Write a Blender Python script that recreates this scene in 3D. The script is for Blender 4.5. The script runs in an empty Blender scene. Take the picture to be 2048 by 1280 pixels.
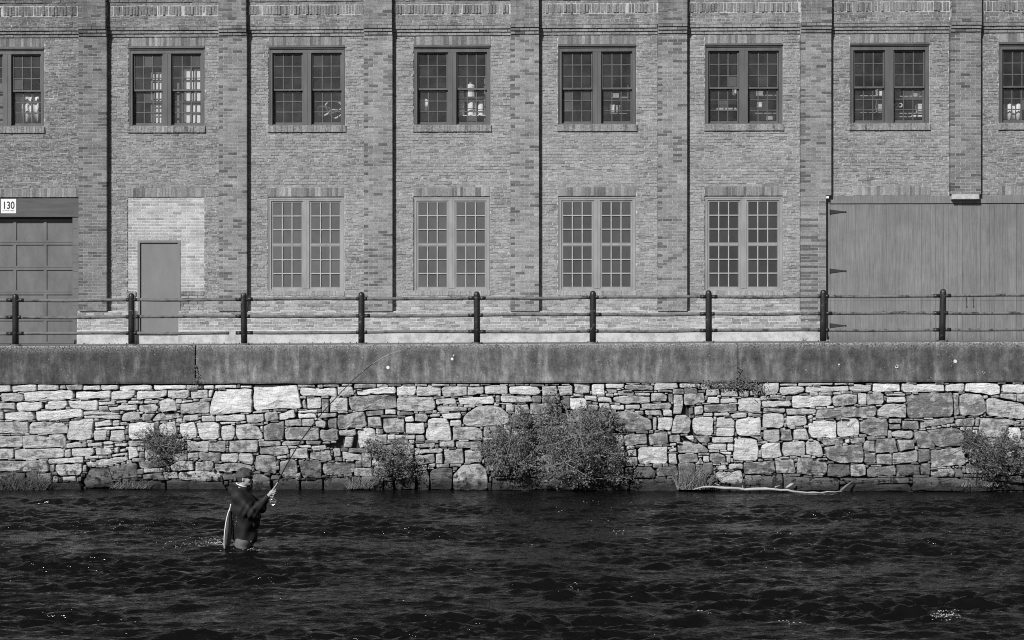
import bpy, math, random
import numpy as np
from mathutils import Vector, Matrix, noise as mnoise

random.seed(7); rng = np.random.default_rng(7)
SC = bpy.context.scene
COL = SC.collection
R = math.radians

# ------------------------------------------------------------------ camera
F = 2940.0                      # focal length in pixels of a 2048 px wide frame
PHI = R(1.5)                    # the lens looks a touch to the left of square-on
ZC = 3.47
cam = bpy.data.cameras.new('camera'); camo = bpy.data.objects.new('camera', cam); COL.objects.link(camo)
camo.location = (0, 0, ZC); camo.rotation_euler = (R(90), 0, PHI)
cam.sensor_width = 36.0; cam.lens = F / 2048 * 36.0; cam.clip_start = 0.1; cam.clip_end = 3000
SC.camera = camo

# ------------------------------------------------------------------ sky and sun (black and white film: the red part of the sky only)
SUN_EL, SUN_AZ = R(36), R(30)   # azimuth: to the left of the facade's normal
w = bpy.data.worlds.new('World'); SC.world = w; w.use_nodes = True
nt = w.node_tree; nt.nodes.clear()
sky = nt.nodes.new('ShaderNodeTexSky'); sky.sky_type = 'NISHITA'; sky.sun_disc = False
sky.sun_elevation = SUN_EL; sky.sun_rotation = math.pi + SUN_AZ
sep = nt.nodes.new('ShaderNodeSeparateColor'); cmb = nt.nodes.new('ShaderNodeCombineColor')
bg = nt.nodes.new('ShaderNodeBackground'); bg.inputs['Strength'].default_value = 0.050
wo = nt.nodes.new('ShaderNodeOutputWorld')
nt.links.new(sky.outputs[0], sep.inputs[0])
for i in range(3): nt.links.new(sep.outputs[0], cmb.inputs[i])
nt.links.new(cmb.outputs[0], bg.inputs['Color']); nt.links.new(bg.outputs[0], wo.inputs['Surface'])
sl = bpy.data.lights.new('sun', 'SUN'); sl.energy = 4.7; sl.angle = R(0.5); sl.color = (1, 1, 1)
so = bpy.data.objects.new('sun', sl); COL.objects.link(so)
sd = Vector((math.sin(SUN_AZ) * math.cos(SUN_EL), math.cos(SUN_AZ) * math.cos(SUN_EL), -math.sin(SUN_EL)))
so.rotation_euler = sd.to_track_quat('-Z', 'Y').to_euler(); so.location = (-10, -10, 20)
vs = SC.view_settings
vs.view_transform = 'Standard'; vs.look = 'None'; vs.exposure = 0.0; vs.gamma = 1.0; vs.use_curve_mapping = False
SC.render.engine = 'CYCLES'
SC.cycles.use_denoising = False
SC.cycles.pixel_filter_type = 'BLACKMAN_HARRIS'; SC.cycles.filter_width = 1.05
SC.cycles.max_bounces = 6; SC.cycles.transparent_max_bounces = 12
SC.cycles.caustics_reflective = False; SC.cycles.caustics_refractive = False

# ------------------------------------------------------------------ helpers
CP, SP = math.cos(PHI), math.sin(PHI)
def at(u, v, Y):
    """the point on the upright plane at depth Y that the photograph shows at pixel (u, v)"""
    a = (u - 1024) / F; t = Y / (CP + SP * a)
    return (t * (-SP + CP * a), Y, ZC + (640 - v) / F * t)
def ax(u, Y): return at(u, 640, Y)[0]
def az(v, Y, u=1024): return at(u, v, Y)[2]
def on_water(u, v):
    t = F * ZC / (v - 640); a = (u - 1024) / F
    return (t * (-SP + CP * a), t * (CP + SP * a), 0.0)

WL = {}
def link(o, parent=None, org=(0, 0, 0)):
    COL.objects.link(o)
    pw = WL[parent.name] if parent else (0, 0, 0)
    o.parent = parent
    o.location = [org[i] - pw[i] for i in range(3)]
    WL[o.name] = tuple(org)
    return o
def tag(o, label=None, cat=None, group=None, kind=None):
    if label: o['label'] = label
    if cat: o['category'] = cat
    if group: o['group'] = group
    if kind: o['kind'] = kind
    return o
def thing(name, loc, label, cat, group=None):
    o = bpy.data.objects.new(name, None); o.empty_display_size = 0.2
    link(o, None, loc); return tag(o, label, cat, group)

class MB:
    """collects geometry in world coordinates, links it as ONE mesh object"""
    def __init__(s): s.v = []; s.f = []; s.t = []; s.e = []
    def add(s, verts, faces, tone=0.5, edge=0.0):
        b = len(s.v); s.v.extend(verts); s.f.extend([tuple(i + b for i in f) for f in faces])
        s.t.extend([tone] * len(verts) if not hasattr(tone, '__len__') else tone)
        s.e.extend([edge] * len(verts) if not hasattr(edge, '__len__') else edge)
    def box(s, x0, x1, y0, y1, z0, z1, tone=0.5, back=True):
        vs = [(x0, y0, z0), (x1, y0, z0), (x1, y0, z1), (x0, y0, z1), (x0, y1, z0), (x1, y1, z0), (x1, y1, z1), (x0, y1, z1)]
        fs = [(0, 1, 2, 3), (1, 5, 6, 2), (4, 0, 3, 7), (3, 2, 6, 7), (4, 5, 1, 0)]
        if back: fs.append((5, 4, 7, 6))
        s.add(vs, fs, tone)
    def bev(s, x0, x1, y0, y1, z0, z1, b=0.006, tone=0.5):
        """box whose front edges are chamfered"""
        vs = [(x0, y1, z0), (x1, y1, z0), (x1, y1, z1), (x0, y1, z1), (x0, y0 + b, z0), (x1, y0 + b, z0), (x1, y0 + b, z1), (x0, y0 + b, z1),
              (x0 + b, y0, z0 + b), (x1 - b, y0, z0 + b), (x1 - b, y0, z1 - b), (x0 + b, y0, z1 - b)]
        fs = [(1, 0, 3, 2), (8, 9, 10, 11)]
        for i in range(4):
            j = (i + 1) % 4; fs += [(i, j, j + 4, i + 4), (i + 4, j + 4, j + 8, i + 8)]
        s.add(vs, fs, tone)
    def quad(s, a, b, c, d, tone=0.5): s.add([a, b, c, d], [(0, 1, 2, 3)], tone)
    def tube(s, pts, rad, n=8, tone=0.5, caps=True):
        pts = [Vector(p) for p in pts]; m = len(pts)
        rr = rad if hasattr(rad, '__len__') else [rad] * m
        vs = []; up = Vector((0, 0, 1))
        for i, p in enumerate(pts):
            d = (pts[min(i + 1, m - 1)] - pts[max(i - 1, 0)]).normalized()
            a = d.cross(up)
            if a.length < 0.05: a = d.cross(Vector((0, 1, 0)))
            a.normalize(); b = d.cross(a)
            for k in range(n):
                th = 2 * math.pi * k / n
                vs.append(tuple(p + (a * math.cos(th) + b * math.sin(th)) * rr[i]))
        fs = []
        for i in range(m - 1):
            for k in range(n):
                k2 = (k + 1) % n
                fs.append((i * n + k, i * n + k2, (i + 1) * n + k2, (i + 1) * n + k))
        if caps: fs.append(tuple(range(n))[::-1]); fs.append(tuple((m - 1) * n + k for k in range(n)))
        s.add(vs, fs, tone)
    def lathe(s, prof, c, n=12, tone=0.5):
        """profile of (radius, z) turned about the upright axis through c"""
        vs = []
        for r, z in prof:
            for k in range(n):
                th = 2 * math.pi * k / n; vs.append((c[0] + r * math.cos(th), c[1] + r * math.sin(th), c[2] + z))
        fs = []
        for i in range(len(prof) - 1):
            for k in range(n):
                k2 = (k + 1) % n; fs.append((i * n + k, i * n + k2, (i + 1) * n + k2, (i + 1) * n + k))
        fs.append(tuple(range(n))[::-1]); fs.append(tuple((len(prof) - 1) * n + k for k in range(n)))
        s.add(vs, fs, tone)
    def build(s, name, mat, parent=None, org=None, smooth=False, kind=None):
        if org is None: org = WL[parent.name] if parent else (0, 0, 0)
        me = bpy.data.meshes.new(name)
        o3 = np.array(org)
        me.from_pydata((np.array(s.v, float).reshape(-1, 3) - o3).tolist(), [], s.f)
        for nm, dat in (('tone', s.t), ('edge', s.e)):
            at_ = me.attributes.new(nm, 'FLOAT', 'POINT'); at_.data.foreach_set('value', np.array(dat, np.float32))
        if smooth: me.polygons.foreach_set('use_smooth', [True] * len(me.polygons))
        me.materials.append(mat); me.update()
        o = bpy.data.objects.new(name, me); link(o, parent, org)
        if kind: o['kind'] = kind
        return o
def raw_mesh(name, v, f, mat, parent=None, org=(0, 0, 0), attrs=None, smooth=False, kind=None):
    """numpy quads or triangles -> mesh object"""
    me = bpy.data.meshes.new(name); v = np.asarray(v, np.float32) - np.array(org, np.float32); f = np.asarray(f, np.int32)
    k = f.shape[1]
    me.vertices.add(len(v)); me.vertices.foreach_set('co', v.ravel())
    me.loops.add(f.size); me.loops.foreach_set('vertex_index', f.ravel())
    me.polygons.add(len(f)); me.polygons.foreach_set('loop_start', np.arange(0, f.size, k, dtype=np.int32))
    me.polygons.foreach_set('loop_total', np.full(len(f), k, np.int32))
    me.polygons.foreach_set('use_smooth', np.full(len(f), bool(smooth)))
    for nm, dat in (attrs or {}).items():
        at_ = me.attributes.new(nm, 'FLOAT', 'POINT'); at_.data.foreach_set('value', np.asarray(dat, np.float32))
    me.materials.append(mat); me.update(calc_edges=True); me.validate()
    o = bpy.data.objects.new(name, me); link(o, parent, org)
    if kind: o['kind'] = kind
    return o
def dup(src, parent, org):
    o = src.copy(); return link(o, parent, org)

# ------------------------------------------------------------------ materials (all grey: the photograph is black and white)
class Mat:
    def __init__(s, name, rough=0.8, spec=0.3):
        s.m = bpy.data.materials.new(name); s.m.use_nodes = True; s.n = s.m.node_tree
        s.b = s.n.nodes['Principled BSDF']; s.b.inputs['Roughness'].default_value = rough
        s.b.inputs['Specular IOR Level'].default_value = spec
        s.pos = s.n.nodes.new('ShaderNodeNewGeometry').outputs['Position']
    def node(s, t, **kw):
        n = s.n.nodes.new(t)
        for k, v in kw.items(): setattr(n, k, v)
        return n
    def put(s, sock, v):
        if hasattr(v, 'links') or isinstance(v, bpy.types.NodeSocket): s.n.links.new(v, sock)
        else: sock.default_value = v
    def noise(s, scale, detail=4, rough=0.6, stretch=(1, 1, 1), dist=0.0):
        mp = s.node('ShaderNodeMapping'); s.put(mp.inputs[0], s.pos); mp.inputs['Scale'].default_value = stretch
        n = s.node('ShaderNodeTexNoise'); s.put(n.inputs['Vector'], mp.outputs[0])
        n.inputs['Scale'].default_value = scale; n.inputs['Detail'].default_value = detail
        n.inputs['Roughness'].default_value = rough; n.inputs['Distortion'].default_value = dist
        return n.outputs['Fac']
    def voro(s, scale, stretch=(1, 1, 1)):
        mp = s.node('ShaderNodeMapping'); s.put(mp.inputs[0], s.pos); mp.inputs['Scale'].default_value = stretch
        n = s.node('ShaderNodeTexVoronoi'); s.put(n.inputs['Vector'], mp.outputs[0]); n.inputs['Scale'].default_value = scale
        return n.outputs['Distance']
    def attr(s, name): return s.node('ShaderNodeAttribute', attribute_name=name).outputs['Fac']
    def ramp(s, x, *stops):
        r = s.node('ShaderNodeValToRGB'); e = r.color_ramp.elements
        while len(e) < len(stops): e.new(0.5)
        for el, (p, c) in zip(e, stops): el.position = p; el.color = (c, c, c, 1)
        s.put(r.inputs[0], x); return r.outputs[0]
    def mth(s, op, a, b=0.0, clamp=False):
        n = s.node('ShaderNodeMath', operation=op, use_clamp=clamp); s.put(n.inputs[0], a); s.put(n.inputs[1], b); return n.outputs[0]
    def mix(s, f, a, b):
        """scalar mix a -> b"""
        n = s.node('ShaderNodeMix', data_type='FLOAT'); s.put(n.inputs[0], f); s.put(n.inputs[2], a); s.put(n.inputs[3], b); return n.outputs[0]
    def z(s): 
        n = s.node('ShaderNodeSeparateXYZ'); s.put(n.inputs[0], s.pos); return n.outputs['Z']
    def x(s):
        n = s.node('ShaderNodeSeparateXYZ'); s.put(n.inputs[0], s.pos); return n.outputs['X']
    def color(s, v):
        c = s.node('ShaderNodeCombineColor')
        for i in range(3): s.put(c.inputs[i], v)
        s.n.links.new(c.outputs[0], s.b.inputs['Base Color'])
    def bump(s, h, strength=0.5, dist=0.01):
        b = s.node('ShaderNodeBump'); b.inputs['Strength'].default_value = strength; b.inputs['Distance'].default_value = dist
        s.put(b.inputs['Height'], h); s.n.links.new(b.outputs[0], s.b.inputs['Normal'])

def plain(name, val, rough=0.7, spec=0.3, var=0.12, scale=9, stretch=(1, 1, 1), bump=0.0, bscale=60, metal=0.0):
    m = Mat(name, rough, spec); m.b.inputs['Metallic'].default_value = metal
    n = m.noise(scale, 5, 0.65, stretch)
    m.color(m.mth('MULTIPLY', val, m.ramp(n, (0.25, 1 - 2 * var), (0.75, 1 + 2 * var))) if var else val)
    if bump: m.bump(m.noise(bscale, 4, 0.6, stretch), bump, 0.004)
    return m.m

def brick_mat(name, smear, soot_and_falloff=True):
    m = Mat(name, 0.9, 0.15); t = m.attr('tone')
    fine = m.noise(70, 4, 0.7); big = m.noise(0.9, 5, 0.6); mid = m.noise(9, 5, 0.65)
    c = m.mth('MULTIPLY', t, m.ramp(fine, (0.25, 0.58), (0.75, 1.42)))
    c = m.mth('MULTIPLY', c, m.mth('MULTIPLY', m.ramp(big, (0.3, 0.80), (0.7, 1.16)), m.ramp(m.noise(3.2, 6, 0.7, (1.4, 1, 0.6)), (0.3, 0.84), (0.7, 1.14))))
    c = m.mth('MULTIPLY', c, m.ramp(m.noise(34, 3, 0.6), (0.32, 0.76), (0.68, 1.24)))
    if smear:   # lime and old mortar smeared over the faces
        sm = m.ramp(m.noise(26, 6, 0.75, (0.6, 1, 1.5)), (0.47, 0.0), (0.66, 1.0))
        sm = m.mth('MULTIPLY', sm, m.ramp(mid, (0.3, 0.35), (0.65, 1.0)))
        c = m.mix(m.mth('MULTIPLY', sm, smear), c, 0.50)
    if soot_and_falloff:   # soot runs below the cornice, deepened to paint in the falloff towards the top
        st = m.mth('MULTIPLY', m.ramp(m.noise(1.1, 5, 0.7, (2.2, 1, 0.5)), (0.44, 0.0), (0.62, 1.0)), m.ramp(m.mth('MULTIPLY', m.z(), 0.08), (0.785, 0.0), (0.85, 1.0)))
        c = m.mix(m.mth('MULTIPLY', st, 0.62), c, 0.085)
    m.color(c); m.bump(m.mix(0.5, fine, m.noise(160, 3)), 0.55, 0.006); return m.m
M = {}
M['brick'] = brick_mat('rough brick', 0.78)
M['brick_smooth'] = brick_mat('pilaster brick', 0.16)
M['brick_pale'] = brick_mat('pale infill brick', 0.22, False)
M['mortar'] = plain('mortar', 0.46, 0.95, 0.1, 0.18, 12, bump=0.6, bscale=90)
M['mortar_pale'] = plain('pale mortar', 0.66, 0.95, 0.1, 0.06, 12, bump=0.4, bscale=90)
def foundation_mat():
    m = Mat('limewashed foundation', 0.9, 0.15)
    c = m.mix(m.ramp(m.noise(4, 6, 0.7), (0.42, 0.0), (0.62, 1.0)), 0.54, 0.36)
    c = m.mix(m.ramp(m.noise(11, 6, 0.75), (0.60, 0.0), (0.68, 1.0)), c, 0.25)
    m.color(c); m.bump(m.noise(25, 6, 0.7), 0.6, 0.015); return m.m
M['foundation'] = foundation_mat()
M['frame_dark'] = plain('dark window paint', 0.105, 0.55, 0.35, 0.16, 5, (1, 1, 0.25), 0.2, 40)
M['frame_light'] = plain('grey window paint', 0.29, 0.6, 0.3, 0.12, 5, (1, 1, 0.3), 0.2, 40)
M['muntin'] = plain('pale glazing bar paint', 0.40, 0.6, 0.3, 0.10, 8)
def glass_mat():
    m = bpy.data.materials.new('old dusty glass'); m.use_nodes = True; n = m.node_tree; n.nodes.clear()
    out = n.nodes.new('ShaderNodeOutputMaterial'); tr = n.nodes.new('ShaderNodeBsdfTransparent'); tr.inputs[0].default_value = (0.95, 0.95, 0.95, 1)
    gl = n.nodes.new('ShaderNodeBsdfGlossy'); gl.inputs['Roughness'].default_value = 0.03; gl.inputs[0].default_value = (1, 1, 1, 1)
    df = n.nodes.new('ShaderNodeBsdfDiffuse'); df.inputs[0].default_value = (0.5, 0.5, 0.5, 1)
    lw = n.nodes.new('ShaderNodeLayerWeight')
    pw = n.nodes.new('ShaderNodeMath'); pw.operation = 'POWER'; pw.inputs[1].default_value = 5; n.links.new(lw.outputs['Facing'], pw.inputs[0])
    fr = n.nodes.new('ShaderNodeMath'); fr.operation = 'MULTIPLY_ADD'; fr.inputs[1].default_value = .95; fr.inputs[2].default_value = .045; n.links.new(pw.outputs[0], fr.inputs[0])
    g = n.nodes.new('ShaderNodeNewGeometry'); ns = n.nodes.new('ShaderNodeTexNoise'); ns.inputs['Scale'].default_value = 2.4; ns.inputs['Detail'].default_value = 6
    n.links.new(g.outputs['Position'], ns.inputs['Vector'])
    bp = n.nodes.new('ShaderNodeBump'); bp.inputs['Strength'].default_value = 0.12; bp.inputs['Distance'].default_value = 0.02
    n.links.new(ns.outputs['Fac'], bp.inputs['Height']); n.links.new(bp.outputs[0], gl.inputs['Normal'])
    oi = n.nodes.new('ShaderNodeObjectInfo')
    rp = n.nodes.new('ShaderNodeValToRGB'); rp.color_ramp.elements[0].position = 0.35; rp.color_ramp.elements[0].color = (.01, .01, .01, 1)
    rp.color_ramp.elements[1].position = 0.75; rp.color_ramp.elements[1].color = (.05, .05, .05, 1)
    n.links.new(ns.outputs['Fac'], rp.inputs[0])
    r2 = n.nodes.new('ShaderNodeValToRGB'); r2.color_ramp.elements[0].position = 0.88; r2.color_ramp.elements[0].color = (0, 0, 0, 1)
    r2.color_ramp.elements[1].position = 1.0; r2.color_ramp.elements[1].color = (.09, .09, .09, 1)
    n.links.new(oi.outputs['Random'], r2.inputs[0])
    ad = n.nodes.new('ShaderNodeMath'); ad.operation = 'ADD'; n.links.new(rp.outputs[0], ad.inputs[0]); n.links.new(r2.outputs[0], ad.inputs[1])
    m1 = n.nodes.new('ShaderNodeMixShader'); m2 = n.nodes.new('ShaderNodeMixShader')
    n.links.new(ad.outputs[0], m1.inputs[0]); n.links.new(tr.outputs[0], m1.inputs[1]); n.links.new(df.outputs[0], m1.inputs[2])
    n.links.new(fr.outputs[0], m2.inputs[0]); n.links.new(m1.outputs[0], m2.inputs[1]); n.links.new(gl.outputs[0], m2.inputs[2])
    n.links.new(m2.outputs[0], out.inputs['Surface']); return m
M['glass'] = glass_mat()
def film(v):
    m = Mat('grey filmed pane', 0.30, 0.4); rnd = m.node('ShaderNodeObjectInfo').outputs['Random']
    c = m.mth('MULTIPLY', v, m.ramp(rnd, (0.0, 0.88), (1.0, 1.12)))
    c = m.mth('MULTIPLY', c, m.ramp(m.noise(2.6, 6, 0.7, (1, 1, 0.6), 0.6), (0.3, 0.86), (0.7, 1.16)))
    c = m.mix(m.mth('MULTIPLY', m.ramp(m.noise(30, 5, 0.75), (0.64, 0.0), (0.74, 1.0)), 0.30), c, 0.30)
    m.color(c); m.bump(m.noise(1.7, 2), 0.15, 0.03); return m.m
M['film'] = [film(v) for v in (0.112, 0.102, 0.076, 0.052)]  # tones step down rightwards: a reflection gradient put into the pane colour
M['door'] = plain('grey steel door paint', 0.190, 0.5, 0.35, 0.06, 3, (1, 1, 0.4), 0.1, 14)
M['garage'] = plain('weathered garage door paint', 0.135, 0.55, 0.35, 0.14, 3.5, (1, 1, 0.5), 0.12, 20)
M['garage_header'] = plain('garage header board', 0.088, 0.6, 0.3, 0.16, 6, (0.25, 1, 2.5), 0.2, 30)
def plank_mat():
    m = Mat('painted door planks', 0.6, 0.3); t = m.attr('tone')
    st = m.ramp(m.noise(16, 5, 0.65, (2.2, 1, 0.12)), (0.3, 0.76), (0.68, 1.20))
    c = m.mth('MULTIPLY', m.mth('MULTIPLY', t, st), m.ramp(m.noise(1.2, 6, 0.7), (0.3, 0.82), (0.7, 1.14)))
    c = m.mix(m.mth('MULTIPLY', m.ramp(m.mth('MULTIPLY', m.mth('ADD', m.z(), m.mth('MULTIPLY', m.noise(5, 5, 0.7), -0.7)), 0.3), (0.77, 0.5), (0.86, 0.0)), 1.0), c, 0.07)
    sc = m.ramp(m.noise(24, 5, 0.7, (2.4, 1, 0.10)), (0.69, 0.0), (0.75, 1.0))
    c = m.mix(m.mth('MULTIPLY', sc, 0.65), c, 0.46)
    m.color(c); m.bump(m.noise(40, 5, 0.6, (2, 1, 0.15)), 0.35, 0.005); return m.m
M['plank'] = plank_mat()
M['hinge'] = plain('black iron hinge', 0.035, 0.5, 0.4, 0.1)
def iron_mat(name, base, worn, lo, hi):
    m = Mat(name, 0.5, 0.4)
    n = m.noise(13, 7, 0.72, (0.55, 1, 0.8)); n2 = m.noise(2.2, 3)
    k = m.ramp(m.mth('ADD', n, m.mth('MULTIPLY', n2, 0.25)), (lo, 0.0), (hi, 1.0))
    c = m.mix(k, base, worn)
    m.color(m.mth('MULTIPLY', c, m.ramp(m.noise(90, 3), (0.3, 0.75), (0.7, 1.25))))
    m.put(m.b.inputs['Roughness'], m.mix(k, 0.38, 0.85)); m.bump(n, 0.5, 0.006); return m.m
M['iron_rail'] = iron_mat('flaking rail paint', 0.040, 0.16, 0.50, 0.64)
M['iron_post'] = iron_mat('black post paint', 0.022, 0.20, 0.72, 0.84)
def concrete_mat():
    m = Mat('stained concrete', 0.9, 0.2); t = m.attr('tone'); e = m.attr('edge')
    run = m.noise(2.6, 6, 0.7, (1.5, 1, 0.30), 0.4); blot = m.noise(5, 6, 0.7); fine = m.noise(33, 5, 0.75)
    c = m.mth('MULTIPLY', t, m.ramp(run, (0.30, 0.50), (0.5, 0.92), (0.68, 1.90)))
    up = m.ramp(m.mth('MULTIPLY', m.mth('ADD', m.z(), m.mth('MULTIPLY', m.mth('SUBTRACT', m.noise(3.0, 6, 0.7, (1.5, 1, .6)), 0.5), 1.2)), 0.3), (0.68, 1.28), (0.86, 0.80))
    c = m.mth('MULTIPLY', c, up)
    c = m.mth('MULTIPLY', c, m.ramp(blot, (0.3, 0.55), (0.7, 1.45)))
    c = m.mth('MULTIPLY', c, m.ramp(fine, (0.25, 0.50), (0.75, 1.50)))
    sp = m.ramp(m.voro(17), (0.12, 1.0), (0.24, 0.0)); spm = m.ramp(m.noise(6, 5, 0.7), (0.52, 0.0), (0.68, 1.0))
    sp = m.mth('MULTIPLY', sp, m.mth('MAXIMUM', spm, m.mth('MULTIPLY', e, 0.9)))
    c = m.mix(m.mth('MULTIPLY', sp, 0.8), c, 0.50)
    ed = m.mth('MULTIPLY', e, m.ramp(m.noise(30, 5, 0.75), (0.42, 0.0), (0.62, 1.0)))
    c = m.mix(m.mth('MULTIPLY', ed, 0.85), c, 0.42)
    m.color(c); m.bump(m.mix(0.4, fine, m.noise(18, 5)), 0.6, 0.008); return m.m
M['concrete'] = concrete_mat()
def stone_mat():
    m = Mat('limestone', 0.9, 0.2); t = m.attr('tone'); e = m.attr('edge')   # edge: 0 at the arris, 1 in the middle of a face
    n = m.noise(5.5, 6, 0.68); f = m.noise(38, 6, 0.72); lay = m.noise(7, 5, 0.7, (0.5, 1, 4.5)); fis = m.noise(3.2, 5, 0.6, (0.8, 1, 3.4), 0.8); fis2 = m.noise(4.2, 4, 0.6, (1.6, 1, 0.9), 1.2)
    bright = m.mth('ADD', 0.22, m.mth('MULTIPLY', m.mth('MULTIPLY', t, t), 0.48))
    pat = m.mth('ADD', m.mth('ADD', n, m.mth('MULTIPLY', e, 0.09)), m.mth('SUBTRACT', 0.42, m.mth('MULTIPLY', t, 0.62)))
    k = m.ramp(pat, (0.52, 0.0), (0.62, 1.0))
    dk = m.mth('ADD', 0.055, m.mth('MULTIPLY', t, 0.22))
    c = m.mix(k, bright, dk)
    c = m.mth('MULTIPLY', c, m.ramp(f, (0.25, 0.60), (0.75, 1.35)))
    c = m.mth('MULTIPLY', c, m.ramp(lay, (0.28, 0.66), (0.65, 1.18)))
    crk = m.mth('MINIMUM', m.ramp(m.mth('ABSOLUTE', m.mth('SUBTRACT', fis, 0.5)), (0.0, 0.35), (0.012, 1.0)), m.ramp(m.mth('ABSOLUTE', m.mth('SUBTRACT', fis2, 0.44)), (0.0, 0.45), (0.007, 1.0)))
    c = m.mth('MULTIPLY', c, crk)
    # black growth and the wet band along the waterline
    z = m.z()
    li = m.ramp(m.noise(6.5, 6, 0.7), (0.53, 0.0), (0.57, 1.0))
    li = m.mth('MULTIPLY', li, m.ramp(m.mth('ADD', m.mth('MULTIPLY', z, 0.5), m.mth('MULTIPLY', m.noise(1.3, 3), 0.25)), (0.24, 1.0), (0.50, 0.0)))
    c = m.mix(li, c, 0.022)
    wet = m.ramp(m.mth('ADD', z, m.mth('MULTIPLY', m.noise(3, 5), 0.30)), (0.24, 1.0), (0.40, 0.0))
    c = m.mix(m.mth('MULTIPLY', wet, 0.86), c, 0.024)
    m.color(c)
    m.bump(m.mth('ADD', m.mth('MULTIPLY', f, 0.6), m.mth('ADD', lay, n)), 0.75, 0.03); return m.m
M['stone'] = stone_mat()
M['earth'] = plain('packed earth', 0.05, 0.95, 0.1, 0.2, 8, bump=0.8, bscale=30)
M['asphalt'] = plain('pavement', 0.17, 0.9, 0.15, 0.15, 3, bump=0.5, bscale=70)
M['sign_white'] = plain('white sign plate', 0.78, 0.4, 0.4, 0.0)
M['black'] = plain('black print', 0.02, 0.5, 0.3, 0.0)
M['room'] = plain('dim room paint', 0.24, 0.9, 0.1, 0.12, 2)
M['room_ceiling'] = plain('dim ceiling', 0.16, 0.9, 0.1, 0.15, 2)
M['white'] = plain('white enamel', 0.80, 0.4, 0.4, 0.03)
M['card'] = plain('cardboard', 0.40, 0.8, 0.2, 0.1)
M['cloth'] = plain('pale sheet', 0.74, 0.9, 0.1, 0.12, 5, (3, 1, 0.3), 0.5, 10)
M['shelf'] = plain('shelf steel', 0.16, 0.5, 0.4, 0.1)
def leaf_mat(name, v, tr=0.25):
    m = Mat(name, 0.55, 0.35); t = m.attr('tone')
    m.color(m.mth('MULTIPLY', t, v)); 
    add = m.node('ShaderNodeMixShader'); tl = m.node('ShaderNodeBsdfTranslucent')
    c = m.node('ShaderNodeCombineColor')
    tv = m.mth('MULTIPLY', t, v * 1.1)
    for i in range(3): m.put(c.inputs[i], tv)
    m.n.links.new(c.outputs[0], tl.inputs[0]); add.inputs[0].default_value = tr
    m.n.links.new(m.b.outputs[0], add.inputs[1]); m.n.links.new(tl.outputs[0], add.inputs[2])
    m.n.links.new(add.outputs[0], m.n.nodes['Material Output'].inputs['Surface']); return m.m
M['leaf'] = leaf_mat('leaves', 0.175); M['leaf_dark'] = leaf_mat('dark leaves', 0.13); M['grass'] = leaf_mat('dry grass', 0.24)
M['twig'] = plain('twig bark', 0.22, 0.9, 0.1, 0.2, 20)
M['drift'] = plain('bleached driftwood', 0.40, 0.85, 0.15, 0.22, 10, (0.3, 1, 3), 0.6, 40)
def water_mat():
    m = Mat('dark river water', 0.09, 0.31); m.color(0.005); m.b.inputs['IOR'].default_value = 1.33
    h = m.mth('ADD', m.noise(4.6, 4, 0.55, (0.42, 1.0, 1), 0.9), m.mth('MULTIPLY', m.noise(13, 3, 0.6, (0.30, 1.0, 1), 0.7), 0.40))
    m.bump(h, 0.85, 0.06); return m.m
M['water'] = water_mat()
M['stickwood'] = plain('weathered stick', 0.17, 0.85, 0.15, 0.2, 10)
M['foam'] = plain('foam', 0.5, 0.6, 0.3, 0.05)
M['skin'] = plain('skin', 0.37, 0.5, 0.35, 0.06, 30, bump=0.05)
M['jacket'] = plain('black jacket cloth', 0.015, 0.7, 0.3, 0.25, 9, bump=0.9, bscale=14)
M['wader'] = plain('grey wader cloth', 0.125, 0.7, 0.25, 0.15, 14, bump=0.3, bscale=30)
M['cap'] = plain('mottled cap cloth', 0.075, 0.85, 0.15, 0.45, 16, bump=0.3, bscale=60)
M['hair'] = plain('short dark hair', 0.05, 0.7, 0.3, 0.25, 60, bump=0.5, bscale=120)
M['lens'] = plain('dark lens', 0.012, 0.15, 0.5, 0.0)
M['metal'] = plain('bright metal', 0.75, 0.25, 0.5, 0.0, metal=1.0)
M['cork'] = plain('cork grip', 0.34, 0.8, 0.2, 0.15, 60)
M['rod'] = plain('dark graphite', 0.018, 0.25, 0.5, 0.0)
M['line'] = plain('pale fly line', 0.34, 0.5, 0.3, 0.0)

# ------------------------------------------------------------------ the setting: ground, river, pavement
YW, YF = 30.0, 34.6             # face of the river wall, face of the brick facade
XL, XR = -17.0, 15.0
def z_cap(x): return 2.985 + 0.0046 * x
def z_pav(x): return 2.952 + 0.0046 * x
def z_capbot(x): return 2.190 + 0.0035 * x

g = MB(); g.quad((-600, -600, -0.62), (600, -600, -0.62), (600, 600, -0.62), (-600, 600, -0.62))
tag(g.build('ground', M['earth']), 'dark river bed and land under everything', 'ground', kind='structure')
pv = MB()
xs = np.linspace(XL, XR, 33)
for a, b in zip(xs[:-1], xs[1:]):
    pv.quad((a, YW + 0.62, z_pav(a)), (b, YW + 0.62, z_pav(b)), (b, YF + 0.5, z_pav(b)), (a, YF + 0.5, z_pav(a)))
tag(pv.build('pavement', M['asphalt']), 'narrow grey pavement between the railing and the brick building', 'pavement', kind='structure')

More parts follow.
